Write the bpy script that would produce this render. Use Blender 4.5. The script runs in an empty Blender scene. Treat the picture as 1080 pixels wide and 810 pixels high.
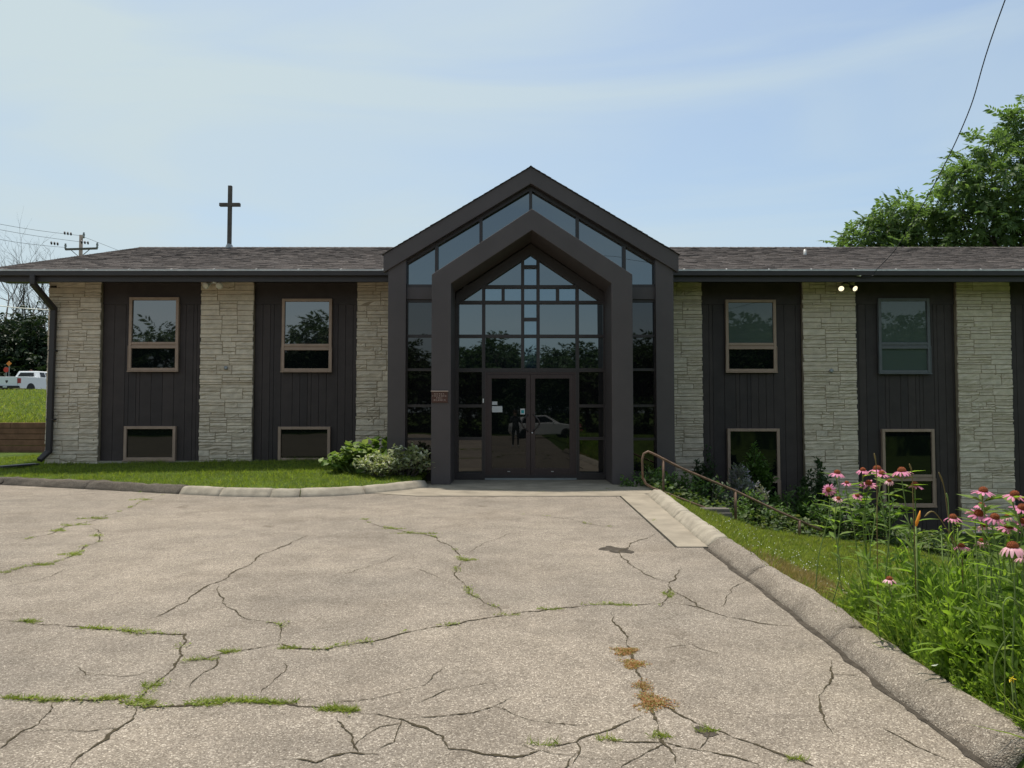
import bpy, bmesh, math, random
import numpy as np
from mathutils import Vector, Matrix

rng = np.random.default_rng(7)
random.seed(7)
PI = math.pi
R = math.radians
S = bpy.context.scene
COL = S.collection

# ------------------------------------------------------------------ camera, world, sun, exposure
CAMZ, PITCH, FPX = 1.55, R(2.35), 780.0
cam = bpy.data.objects.new('camera', bpy.data.cameras.new('camera'))
COL.objects.link(cam)
cam.location = (0, 0, CAMZ)
cam.rotation_euler = (R(90) + PITCH, 0, 0)
cam.data.sensor_width = 36
cam.data.lens = FPX / 1080 * 36
cam.data.clip_start = .05
cam.data.clip_end = 2000
S.camera = cam

SUN_EL, SUN_AZ = R(75), R(-20)          # azimuth measured from +Y towards +X
w = bpy.data.worlds.new('World'); S.world = w; w.use_nodes = True
nt = w.node_tree; nd = nt.nodes; lk = nt.links
nd.clear()
wo = nd.new('ShaderNodeOutputWorld'); bg = nd.new('ShaderNodeBackground')
sky = nd.new('ShaderNodeTexSky'); sky.sky_type = 'NISHITA'; sky.sun_disc = False
sky.sun_elevation = SUN_EL; sky.sun_rotation = SUN_AZ
sky.air_density = 1.0; sky.dust_density = 2.5; sky.ozone_density = 1.4
tc = nd.new('ShaderNodeTexCoord')
mp = nd.new('ShaderNodeMapping'); mp.inputs['Scale'].default_value = (.8, 1.2, 4.2); mp.inputs['Rotation'].default_value = (R(6), R(14), R(20))
n1 = nd.new('ShaderNodeTexNoise'); n1.inputs['Scale'].default_value = 1.7; n1.inputs['Detail'].default_value = 7; n1.inputs['Roughness'].default_value = .5
n1.inputs['Distortion'].default_value = .8
rp = nd.new('ShaderNodeValToRGB'); rp.color_ramp.elements[0].position = .40; rp.color_ramp.elements[1].position = .63
rp.color_ramp.elements[0].color = (.22,) * 3 + (1,); rp.color_ramp.elements[1].color = (.72,) * 3 + (1,)
# thicker cloud veil on the left of the view and towards the horizon
sx = nd.new('ShaderNodeSeparateXYZ')
mr = nd.new('ShaderNodeMapRange'); mr.inputs['From Min'].default_value = -.5; mr.inputs['From Max'].default_value = .45
mr.inputs['To Min'].default_value = .34; mr.inputs['To Max'].default_value = -.10
ad = nd.new('ShaderNodeMath'); ad.operation = 'ADD'; ad.use_clamp = True
mx = nd.new('ShaderNodeMix'); mx.data_type = 'RGBA'
mx.inputs['B'].default_value = (3.65, 4.15, 4.62, 1)
lk.new(tc.outputs['Generated'], mp.inputs['Vector']); lk.new(mp.outputs['Vector'], n1.inputs['Vector'])
lk.new(n1.outputs['Fac'], rp.inputs['Fac'])
lk.new(tc.outputs['Generated'], sx.inputs[0]); lk.new(sx.outputs['X'], mr.inputs['Value'])
lk.new(rp.outputs['Color'], ad.inputs[0]); lk.new(mr.outputs['Result'], ad.inputs[1])
lk.new(ad.outputs[0], mx.inputs['Factor']); lk.new(sky.outputs['Color'], mx.inputs['A'])
tn = nd.new('ShaderNodeVectorMath'); tn.operation = 'MULTIPLY'; tn.inputs[1].default_value = (.82, .855, .815)
lk.new(mx.outputs['Result'], tn.inputs[0]); lk.new(tn.outputs[0], bg.inputs['Color']); bg.inputs['Strength'].default_value = .10
lk.new(bg.outputs[0], wo.inputs['Surface'])

sl = bpy.data.lights.new('sun', 'SUN'); sl.energy = 2.5; sl.angle = R(2.5); sl.color = (1, .93, .82)
sun = bpy.data.objects.new('sun', sl); COL.objects.link(sun)
sd = Vector((math.sin(SUN_AZ) * math.cos(SUN_EL), math.cos(SUN_AZ) * math.cos(SUN_EL), math.sin(SUN_EL)))
sun.rotation_euler = sd.to_track_quat('Z', 'Y').to_euler()
S.view_settings.view_transform = 'Standard'; S.view_settings.look = 'None'
S.view_settings.exposure = 1.0; S.view_settings.gamma = 1; S.view_settings.use_curve_mapping = False

# ------------------------------------------------------------------ measuring helpers (photo pixel -> world point at a known depth / height)
def ray(px, py):
    dx, dy = (px - 540) / FPX, (405 - py) / FPX
    return Vector((dx, math.cos(PITCH) - dy * math.sin(PITCH), math.sin(PITCH) + dy * math.cos(PITCH)))
def W(px, py, Y):
    d = ray(px, py); t = Y / d.y
    return Vector((d.x * t, Y, CAMZ + d.z * t))
def G(px, py, z=0.0):
    d = ray(px, py); t = (z - CAMZ) / d.z
    return Vector((d.x * t, d.y * t, z))
def WX(px, Y): return W(px, 437, Y).x
def WZ(py, Y): return W(540, py, Y).z

# ------------------------------------------------------------------ mesh helpers
class MB:
    def __init__(s): s.v = []; s.f = []
    def add(s, vs, fs):
        o = len(s.v); s.v += [tuple(p) for p in vs]; s.f += [tuple(i + o for i in f) for f in fs]
    def box(s, x0, x1, y0, y1, z0, z1):
        s.add([(x0,y0,z0),(x1,y0,z0),(x1,y1,z0),(x0,y1,z0),(x0,y0,z1),(x1,y0,z1),(x1,y1,z1),(x0,y1,z1)],
              [(0,3,2,1),(4,5,6,7),(0,1,5,4),(1,2,6,5),(2,3,7,6),(3,0,4,7)])
    def prism(s, poly, y0, y1, axis='y'):
        """poly of (a,b); extruded along axis; y: (x,z)  x: (y,z)  z: (x,y)"""
        n = len(poly)
        def P(a, b, t):
            return (a, t, b) if axis == 'y' else (t, a, b) if axis == 'x' else (a, b, t)
        vs = [P(a, b, y0) for a, b in poly] + [P(a, b, y1) for a, b in poly]
        s.add(vs, [tuple(range(n)), tuple(range(2*n-1, n-1, -1))] + [(i, i+n, (i+1)%n+n, (i+1)%n) for i in range(n)])
    def tube(s, pts, r, n=8, cap=True):
        pts = [Vector(p) for p in pts]; rs = r if isinstance(r, (list, tuple)) else [r]*len(pts)
        vs = []; fs = []; pu = None
        for i, p in enumerate(pts):
            t = (pts[min(i+1, len(pts)-1)] - pts[max(i-1, 0)])
            t = t.normalized() if t.length > 1e-9 else Vector((0,0,1))
            if pu is None:
                a = Vector((0,0,1)) if abs(t.z) < .9 else Vector((1,0,0)); u = t.cross(a).normalized()
            else:
                u = (pu - t*pu.dot(t)); u = u.normalized() if u.length > 1e-6 else t.orthogonal().normalized()
            pu = u; b = t.cross(u)
            for k in range(n):
                an = 2*PI*k/n; vs.append(p + (u*math.cos(an) + b*math.sin(an))*rs[i])
        for i in range(len(pts)-1):
            for k in range(n):
                fs.append((i*n+k, i*n+(k+1)%n, (i+1)*n+(k+1)%n, (i+1)*n+k))
        if cap: fs += [tuple(range(n-1,-1,-1)), tuple(range((len(pts)-1)*n, len(pts)*n))]
        s.add(vs, fs)
    def bar(s, p, q, wd, hg, up=(0,0,1)):
        p, q = Vector(p), Vector(q); t = (q-p).normalized(); a = Vector(up)
        u = t.cross(a); u = u.normalized() if u.length > 1e-6 else Vector((1,0,0)); b = u.cross(t).normalized()
        vs = []
        for c in (p, q):
            for sx_, sy_ in ((-1,-1),(1,-1),(1,1),(-1,1)): vs.append(c + u*sx_*wd/2 + b*sy_*hg/2)
        s.add(vs, [(3,2,1,0),(4,5,6,7),(0,1,5,4),(1,2,6,5),(2,3,7,6),(3,0,4,7)])
    def lathe(s, prof, n=16, M=None):
        vs = []; fs = []
        for r, z in prof:
            for k in range(n): vs.append(Vector((r*math.cos(2*PI*k/n), r*math.sin(2*PI*k/n), z)))
        for i in range(len(prof)-1):
            for k in range(n): fs.append((i*n+k, i*n+(k+1)%n, (i+1)*n+(k+1)%n, (i+1)*n+k))
        fs += [tuple(range(n-1,-1,-1)), tuple(range((len(prof)-1)*n, len(prof)*n))]
        if M is not None: vs = [M @ v for v in vs]
        s.add(vs, fs)
    def build(s, name, mat, parent=None, smooth=False, bevel=0, fix=True):
        me = bpy.data.meshes.new(name); me.from_pydata(s.v, [], s.f)
        if fix:
            bm = bmesh.new(); bm.from_mesh(me); bmesh.ops.recalc_face_normals(bm, faces=bm.faces[:]); bm.to_mesh(me); bm.free()
        me.materials.append(mat)
        if smooth: me.polygons.foreach_set('use_smooth', [True]*len(me.polygons))
        o = bpy.data.objects.new(name, me); COL.objects.link(o)
        if parent: o.parent = parent
        if bevel:
            m = o.modifiers.new('bevel', 'BEVEL'); m.width = bevel; m.segments = 2; m.limit_method = 'ANGLE'; m.angle_limit = R(35)
        return o

def npmesh(name, V, F, mat, parent=None, smooth=False):
    """V (n,3) array, F list/array of equal-size faces"""
    V = np.asarray(V, dtype=np.float32); F = np.asarray(F, dtype=np.int32)
    me = bpy.data.meshes.new(name)
    me.vertices.add(len(V)); me.vertices.foreach_set('co', V.ravel())
    k = F.shape[1]
    me.loops.add(F.size); me.loops.foreach_set('vertex_index', F.ravel())
    me.polygons.add(len(F)); me.polygons.foreach_set('loop_start', np.arange(0, F.size, k, dtype=np.int32))
    me.polygons.foreach_set('loop_total', np.full(len(F), k, dtype=np.int32))
    if smooth: me.polygons.foreach_set('use_smooth', np.ones(len(F), dtype=bool))
    me.update(calc_edges=True); me.validate()
    me.materials.append(mat)
    o = bpy.data.objects.new(name, me); COL.objects.link(o)
    if parent: o.parent = parent
    return o

def basis(D, roll=None):
    D = np.asarray(D, float); D = D/np.linalg.norm(D, axis=1, keepdims=True)
    up = np.tile([0., 0., 1.], (len(D), 1)); bad = np.abs(D[:, 2]) > .97; up[bad] = [1., 0., 0.]
    X = np.cross(D, up); X /= np.linalg.norm(X, axis=1, keepdims=True); Z = np.cross(X, D)
    if roll is not None:
        c, s_ = np.cos(roll)[:, None], np.sin(roll)[:, None]; X, Z = X*c + Z*s_, -X*s_ + Z*c
    return np.stack([X, D, Z], axis=2)
def scatter(TV, TF, P, B, sc):
    """template verts/tris at points P with bases B and scale sc"""
    TV = np.asarray(TV, float); TF = np.asarray(TF, int); n = len(P)
    sc = np.asarray(sc, float); sc = np.broadcast_to(sc.reshape(n, -1) if sc.ndim else sc, (n, 3)) if sc.ndim else np.full((n, 3), float(sc))
    V = np.einsum('nij,nkj->nki', B, TV[None]*sc[:, None, :]) + np.asarray(P)[:, None, :]
    F = TF[None] + (np.arange(n)*len(TV))[:, None, None]
    return V.reshape(-1, 3), F.reshape(-1, TF.shape[1])
def join(parts):
    Vs, Fs, o = [], [], 0
    for V, F in parts: Vs.append(V); Fs.append(F+o); o += len(V)
    return np.concatenate(Vs), np.concatenate(Fs)

def tag(o, label=None, cat=None, group=None, kind=None):
    if label: o['label'] = label
    if cat: o['category'] = cat
    if group: o['group'] = group
    if kind: o['kind'] = kind
    return o
def empty(name, loc=(0,0,0), rz=0, label=None, cat=None, group=None):
    o = bpy.data.objects.new(name, None); COL.objects.link(o); o.location = loc; o.rotation_euler = (0,0,rz); o.empty_display_size = .2
    return tag(o, label, cat, group)
def local(o, root):
    """geometry was built in world coordinates: keep it there under a moved Empty"""
    o.parent = root; o.matrix_parent_inverse = Matrix.Translation(root.location).inverted(); return o
def copy_tree(o, parent=None):
    c = o.copy(); COL.objects.link(c)
    if parent: c.parent = parent
    for ch in list(o.children): copy_tree(ch, c)
    return c

# ------------------------------------------------------------------ materials
def mat(name, col, rough=.7, spec=.3, metal=0., var=.0, vscale=6., bump=0., bscale=40., island=None, ior=None, detail=6, emit=None):
    m = bpy.data.materials.new(name); m.use_nodes = True; t = m.node_tree; N = t.nodes; L = t.links
    b = N['Principled BSDF']; b.inputs['Base Color'].default_value = (*col, 1); b.inputs['Roughness'].default_value = rough
    b.inputs['Specular IOR Level'].default_value = spec; b.inputs['Metallic'].default_value = metal
    if ior: b.inputs['IOR'].default_value = ior
    tcn = N.new('ShaderNodeTexCoord'); cs = None
    if island:       # list of colours picked per island
        g = N.new('ShaderNodeNewGeometry'); rpn = N.new('ShaderNodeValToRGB'); e = rpn.color_ramp.elements
        for i, c in enumerate(island):
            el = e[i] if i < 2 else e.new(1.0)
            el.position = i/(len(island)-1) if len(island) > 1 else 0
            el.color = (*c, 1)
        L.new(g.outputs['Random Per Island'], rpn.inputs['Fac']); cs = rpn.outputs['Color']
    if var:
        nz = N.new('ShaderNodeTexNoise'); nz.inputs['Scale'].default_value = vscale; nz.inputs['Detail'].default_value = detail; nz.inputs['Roughness'].default_value = .6
        L.new(tcn.outputs['Object'], nz.inputs['Vector'])
        mrn = N.new('ShaderNodeMapRange'); mrn.inputs['From Min'].default_value = .25; mrn.inputs['From Max'].default_value = .75
        mrn.inputs['To Min'].default_value = 1-var; mrn.inputs['To Max'].default_value = 1+var
        L.new(nz.outputs['Fac'], mrn.inputs['Value'])
        mm = N.new('ShaderNodeVectorMath'); mm.operation = 'SCALE'; L.new(mrn.outputs['Result'], mm.inputs['Scale'])
        if cs is not None: L.new(cs, mm.inputs[0])
        else: mm.inputs[0].default_value = col
        cs = mm.outputs[0]
    if cs is not None: L.new(cs, b.inputs['Base Color'])
    if bump:
        n2 = N.new('ShaderNodeTexNoise'); n2.inputs['Scale'].default_value = bscale; n2.inputs['Detail'].default_value = 8; n2.inputs['Roughness'].default_value = .65
        L.new(tcn.outputs['Object'], n2.inputs['Vector'])
        bn = N.new('ShaderNodeBump'); bn.inputs['Strength'].default_value = min(1, bump); bn.inputs['Distance'].default_value = .02
        L.new(n2.outputs['Fac'], bn.inputs['Height']); L.new(bn.outputs[0], b.inputs['Normal'])
    if emit:
        b.inputs['Emission Color'].default_value = (*emit[:3], 1); b.inputs['Emission Strength'].default_value = emit[3]
    return m

def leafmat(name, cols, trans=.3, rough=.55, var=.25, vscale=1.5):
    m = mat(name, cols[0], rough=rough, spec=.25, island=cols, var=var, vscale=vscale)
    t = m.node_tree; N = t.nodes; L = t.links; b = N['Principled BSDF']; out = N['Material Output']
    tr = N.new('ShaderNodeBsdfTranslucent'); ms = N.new('ShaderNodeMixShader'); ms.inputs[0].default_value = trans
    src = b.inputs['Base Color'].links[0].from_socket
    br = N.new('ShaderNodeVectorMath'); br.operation = 'MULTIPLY'; br.inputs[1].default_value = (1.45, 1.55, .75); L.new(src, br.inputs[0])
    L.new(br.outputs[0], tr.inputs['Color']); L.new(b.outputs[0], ms.inputs[1]); L.new(tr.outputs[0], ms.inputs[2]); L.new(ms.outputs[0], out.inputs['Surface'])
    return m

def asphalt_mat(name, base, light=1.0):
    m = bpy.data.materials.new(name); m.use_nodes = True; t = m.node_tree; N = t.nodes; L = t.links; b = N['Principled BSDF']
    b.inputs['Roughness'].default_value = .9; b.inputs['Specular IOR Level'].default_value = .2
    tcn = N.new('ShaderNodeTexCoord')
    def noise(sc, det, ro):
        n = N.new('ShaderNodeTexNoise'); n.inputs['Scale'].default_value = sc; n.inputs['Detail'].default_value = det; n.inputs['Roughness'].default_value = ro
        L.new(tcn.outputs['Object'], n.inputs['Vector']); return n
    def ramp(src, stops):
        r = N.new('ShaderNodeValToRGB'); e = r.color_ramp.elements
        for i, (p, c) in enumerate(stops):
            el = e[i] if i < 2 else e.new(p)
            el.position = p; el.color = (*c, 1)
        L.new(src, r.inputs['Fac']); return r
    def mul(a, b_, fac=1.0):
        x = N.new('ShaderNodeMix'); x.data_type = 'RGBA'; x.blend_type = 'MULTIPLY'; x.inputs['Factor'].default_value = fac
        L.new(a, x.inputs['A']); L.new(b_, x.inputs['B']); return x.outputs['Result']
    # aggregate: small stones of different greys
    vo = N.new('ShaderNodeTexVoronoi'); vo.inputs['Scale'].default_value = 140; L.new(tcn.outputs['Object'], vo.inputs['Vector'])
    bw = N.new('ShaderNodeSeparateColor'); L.new(vo.outputs['Color'], bw.inputs[0])
    k = base
    st = ramp(bw.outputs[0], [(0, (.56*k, .485*k, .41*k)), (.35, (.93*k, .82*k, .70*k)), (.84, (1.13*k, 1.01*k, .87*k)), (.98, (1.95*k, 1.78*k, 1.56*k))])
    st.color_ramp.interpolation = 'LINEAR'
    # pits between the stones
    pit = ramp(vo.outputs['Distance'], [(0.0, (1, 1, 1)), (.55, (.96, .96, .96)), (.9, (.72, .70, .67))])
    c = mul(st.outputs['Color'], pit.outputs['Color'])
    # finer grit, so that the near ground is not one stone size
    v2 = noise(210, 3, .7)
    c = mul(c, ramp(v2.outputs['Fac'], [(.35, (.72, .71, .70)), (.65, (1.2, 1.2, 1.2))]).outputs['Color'], .8)
    c = mul(c, ramp(noise(2.3, 8, .62).outputs['Fac'], [(.36, (.80, .79, .77)), (.62, (1.06, 1.05, 1.03))]).outputs['Color'], .8)
    c = mul(c, ramp(noise(.33, 5, .55).outputs['Fac'], [(.34, (.82, .82, .82)), (.60, (1.08, 1.06, 1.03))]).outputs['Color'], .9)
    c = mul(c, ramp(noise(9, 6, .7).outputs['Fac'], [(.28, (.72, .71, .69)), (.42, (1, 1, 1))]).outputs['Color'], .6)
    c = mul(c, ramp(noise(.75, 7, .68).outputs['Fac'], [(.36, (.80, .78, .76)), (.50, (.98, .97, .965)), (.64, (1.05, 1.04, 1.02))]).outputs['Color'], .7)
    v3 = N.new('ShaderNodeTexVoronoi'); v3.inputs['Scale'].default_value = 38; L.new(tcn.outputs['Object'], v3.inputs['Vector'])
    s3 = N.new('ShaderNodeSeparateColor'); L.new(v3.outputs['Color'], s3.inputs[0])
    c = mul(c, ramp(s3.outputs[1], [(.0, (.80, .79, .78)), (.5, (1, 1, 1)), (1, (1.14, 1.13, 1.12))]).outputs['Color'], .5)
    c = mul(c, ramp(noise(1.4, 3, .5).outputs['Fac'], [(.24, (.55, .52, .49)), (.33, (1, 1, 1))]).outputs['Color'], .7)
    L.new(c, b.inputs['Base Color'])
    bn = N.new('ShaderNodeBump'); bn.inputs['Strength'].default_value = .8; bn.inputs['Distance'].default_value = .006; bn.invert = True
    L.new(vo.outputs['Distance'], bn.inputs['Height'])
    bn2 = N.new('ShaderNodeBump'); bn2.inputs['Strength'].default_value = .5; bn2.inputs['Distance'].default_value = .03
    L.new(noise(5, 6, .6).outputs['Fac'], bn2.inputs['Height']); L.new(bn.outputs[0], bn2.inputs['Normal'])
    L.new(bn2.outputs[0], b.inputs['Normal'])
    return m

def glass_mat(name, base, ior=2.0, rough=.015, tint=None):
    m = mat(name, base, rough=rough, spec=.5, ior=ior)
    if tint: m.node_tree.nodes['Principled BSDF'].inputs['Specular Tint'].default_value = (*tint, 1)
    N = m.node_tree.nodes; L = m.node_tree.links
    tcn = N.new('ShaderNodeTexCoord'); nz = N.new('ShaderNodeTexNoise'); nz.inputs['Scale'].default_value = .9; nz.inputs['Detail'].default_value = 1
    L.new(tcn.outputs['Object'], nz.inputs['Vector'])
    bn = N.new('ShaderNodeBump'); bn.inputs['Strength'].default_value = .04; bn.inputs['Distance'].default_value = .05
    L.new(nz.outputs['Fac'], bn.inputs['Height']); L.new(bn.outputs[0], N['Principled BSDF'].inputs['Normal'])
    return m

M = {}
M['asphalt'] = asphalt_mat('aged asphalt', .285)
M['kerb_asphalt'] = asphalt_mat('asphalt kerb', .27)
M['concrete'] = mat('concrete', (.31, .275, .22), .9, .2, var=.28, vscale=5, bump=.5, bscale=60)
M['slab'] = mat('entry concrete', (.265, .230, .18), .9, .2, var=.3, vscale=2, bump=.4, bscale=60)
M['crack'] = mat('crack dirt', (.072, .060, .040), 1, .05, var=.4, vscale=20, bump=.8, bscale=60)
M['dirt'] = mat('gutter dirt', (.085, .073, .06), 1, .05, var=.5, vscale=12, bump=1, bscale=60)
M['grass_ground'] = mat('lawn soil and grass', (.055, .085, .018), 1, .1, var=.5, vscale=1.6, bump=1, bscale=30)
M['stone'] = mat('ledge stone', (.42, .39, .33), .9, .2, var=.18, vscale=5, bump=.9, bscale=22,
                 island=[(.55,.455,.35),(.63,.53,.415),(.59,.505,.405),(.68,.575,.45),(.56,.47,.36),(.65,.555,.44)])
M['mortar'] = mat('mortar', (.33, .265, .19), 1, .1, var=.2)
M['siding'] = mat('dark brown siding', (.047, .036, .034), .62, .3, var=.22, vscale=3, bump=.15, bscale=30)
M['siding_board'] = mat('dark siding boards', (.034, .029, .029), .62, .3, var=.18, vscale=3, island=[(.046,.035,.033),(.054,.041,.038),(.041,.032,.031)], bump=.15, bscale=30)
M['trim'] = mat('bronze brown trim', (.076, .063, .062), .55, .35, var=.12, vscale=1.2, bump=.06, bscale=12)
M['fascia'] = mat('dark fascia', (.042, .036, .036), .5, .35, var=.12, vscale=2)
M['frame_dark'] = mat('bronze mullion', (.040, .032, .031), .4, .4, var=.1)
M['door_dark'] = mat('brown door frame', (.050, .032, .030), .4, .4, var=.12)
M['drip'] = mat('grey drip edge', (.50, .49, .47), .4, .4, metal=.3, var=.2, vscale=8)
M['wframe'] = mat('tan window frame', (.34, .24, .18), .55, .3, var=.15, vscale=4)
M['wframe_grey'] = mat('grey window frame', (.12, .125, .13), .5, .3, var=.12)
M['shingle'] = mat('asphalt shingle', (.11,.09,.085), .95, .15, var=.2, vscale=40, bump=.8, bscale=120,
                   island=[(.098,.084,.079),(.128,.110,.102),(.110,.096,.091),(.140,.121,.112),(.104,.092,.089),(.122,.104,.098)])
M['glass'] = glass_mat('tinted entrance glass', (.008, .010, .013), 2.45, tint=(.86, .96, 1))
M['glass_mid'] = glass_mat('tinted lower glass', (.006, .006, .007), 1.72)
M['glass_sky'] = glass_mat('upper window glass', (.012, .014, .016), 2.5)
M['glass_blue'] = glass_mat('pale blue glass of the cross', (.016, .026, .045), 2.9, tint=(.72, .9, 1))
M['glass_dark'] = glass_mat('dark window glass', (.004, .006, .006), 1.5)
M['glass_low'] = glass_mat('low window glass', (.007, .010, .007), 1.42)
M['car_glass'] = glass_mat('car window glass', (.006, .007, .008), 1.4)
M['glass_blind'] = glass_mat('glass with shade behind', (.075, .098, .085), 1.6)
M['wood_red'] = mat('stained timber', (.21, .11, .07), .85, .2, var=.4, vscale=3, bump=.4, bscale=30)
M['rail'] = mat('rusty painted pipe', (.17, .105, .07), .6, .3, var=.45, vscale=9, bump=.2, bscale=60)
M['white'] = mat('white paint', (.82, .82, .79), .4, .4, var=.05)
M['white_car'] = mat('white car paint', (.75, .76, .77), .25, .5, var=.02)
M['black'] = mat('black rubber', (.02, .02, .021), .7, .3, var=.1)
M['chrome'] = mat('metal rim', (.45, .45, .46), .3, .5, metal=.8, var=.05)
M['red_lamp'] = mat('red lamp', (.35, .02, .015), .3, .5, var=.1)
M['steel'] = mat('galvanized steel', (.28, .29, .29), .5, .4, metal=.5, var=.1)
M['cross'] = mat('weathered timber cross', (.10, .088, .075), .85, .2, var=.25, vscale=4, bump=.3, bscale=40)
M['pole'] = mat('weathered pole', (.14, .125, .11), .9, .2, var=.2)
M['wire'] = mat('black cable', (.02, .022, .026), .6, .3, var=.1)
M['bronze'] = mat('bronze plaque', (.085, .040, .030), .5, .4, metal=.2, var=.2, vscale=30)
M['bronze_light'] = mat('raised bronze letters', (.40, .30, .25), .5, .4, var=.1)
M['lamp_on'] = mat('lit flood lamp', (.8, .75, .6), .4, .3, emit=(1, .88, .58, .7))
M['lamp_off'] = mat('flood lamp lens', (.80, .78, .70), .4, .4, var=.1)
M['notice'] = mat('paper notice', (.55, .56, .56), .6, .2, var=.05)
M['notice_teal'] = mat('teal sticker', (.03, .30, .33), .5, .3, var=.1)
M['bark'] = mat('bark', (.10, .085, .07), .95, .1, var=.35, vscale=6, bump=.8, bscale=25)
M['bark_grey'] = mat('grey bark', (.115, .10, .092), .95, .1, var=.3, vscale=4, bump=.6, bscale=25)
M['kerb_dark'] = asphalt_mat('dark asphalt kerb', .125)
M['road'] = asphalt_mat('street asphalt', .14)
M['orange'] = mat('orange sign', (.75, .26, .05), .5, .3, var=.05)
M['red'] = mat('red sign', (.55, .05, .03), .5, .3, var=.05)

M['lawn'] = leafmat('lawn blades', [(.14,.19,.025),(.175,.235,.032),(.22,.27,.045),(.12,.165,.023),(.29,.295,.085)], .5, var=.4, vscale=7)
M['lawn_bright'] = leafmat('bright lawn', [(.15,.19,.03),(.19,.235,.035),(.24,.27,.055),(.12,.165,.025),(.29,.27,.10)], .45, var=.42, vscale=5)
M['dry'] = leafmat('dry grass', [(.30,.215,.095),(.36,.27,.13),(.22,.165,.07),(.17,.165,.05)], .3)
M['weed'] = leafmat('weed leaves', [(.13,.21,.03),(.18,.275,.042),(.15,.235,.05),(.24,.325,.06),(.10,.175,.035)], .55)
M['tallgrass'] = leafmat('tall grass', [(.17,.245,.035),(.23,.305,.05),(.28,.33,.09),(.14,.21,.04),(.36,.35,.15)], .55)
M['blade'] = leafmat('broad light green blades', [(.20,.30,.03),(.16,.27,.03),(.24,.33,.05)], .4)
M['tree_leaf'] = leafmat('tree leaves', [(.075,.125,.045),(.105,.165,.06),(.09,.145,.055),(.135,.20,.075)], .5)
M['far_leaf'] = leafmat('dark evergreen needles', [(.012,.025,.013),(.02,.036,.017),(.03,.045,.022)], .15)
M['back_leaf'] = leafmat('leaves across the lot', [(.03,.055,.016),(.045,.075,.022),(.02,.04,.014)], .25)
M['hosta'] = leafmat('hosta leaves', [(.10,.17,.03),(.15,.23,.045),(.20,.27,.08),(.08,.14,.03),(.28,.34,.14)], .35)
M['varieg'] = leafmat('variegated leaves', [(.12,.16,.045),(.52,.52,.40),(.20,.24,.09),(.42,.44,.28),(.10,.14,.04),(.60,.60,.50)], .3)
M['shrub_dark'] = leafmat('dark shrub leaves', [(.035,.07,.028),(.055,.095,.038),(.075,.12,.055)], .3)
M['shrub_mid'] = leafmat('green shrub leaves', [(.055,.11,.025),(.08,.145,.035),(.11,.175,.05)], .35)
M['cover'] = leafmat('ground cover leaves', [(.05,.085,.025),(.075,.12,.035),(.045,.075,.03),(.10,.14,.045),(.13,.15,.06)], .35)
M['sage'] = leafmat('sage flower spikes', [(.22,.205,.25),(.27,.25,.28),(.15,.17,.14),(.12,.15,.10)], .3)
M['stem'] = mat('green stem', (.17, .235, .07), .7, .2, var=.3, vscale=30)
M['petal'] = leafmat('pink petals', [(.62,.20,.36),(.70,.27,.44),(.56,.17,.33)], .3, var=.15, vscale=40)
M['petal_pale'] = leafmat('pale pink petals', [(.72,.38,.48),(.76,.45,.54),(.66,.32,.42)], .3, var=.15, vscale=40)
M['cone'] = mat('orange brown cone', (.34, .085, .022), .7, .3, var=.5, vscale=180, bump=1, bscale=200)
M['lily'] = leafmat('orange lily', [(.80,.33,.04),(.85,.42,.06)], .3)
M['yellow'] = leafmat('yellow petals', [(.85,.55,.02),(.85,.62,.04)], .3)
M['clover'] = mat('white clover', (.70, .72, .62), .8, .2, var=.1)
M['crackweed'] = leafmat('crack weeds', [(.19,.25,.04),(.24,.28,.05),(.15,.21,.04),(.29,.27,.10)], .4)
M['redweed'] = leafmat('red spurge', [(.30,.11,.05),(.38,.19,.08),(.27,.19,.07),(.24,.25,.07),(.33,.14,.06)], .25)
M['pinkbush'] = leafmat('red bush', [(.35,.05,.08),(.10,.10,.04),(.30,.06,.08)], .25)
M['skin'] = mat('skin', (.55, .36, .27), .6, .3, var=.05)
M['shirt'] = mat('dark shirt', (.05, .05, .055), .85, .2, var=.1)
M['trousers'] = mat('dark trousers', (.045, .043, .042), .85, .2, var=.1)
M['hair'] = mat('brown hair', (.05, .03, .02), .7, .3, var=.2)

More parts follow.
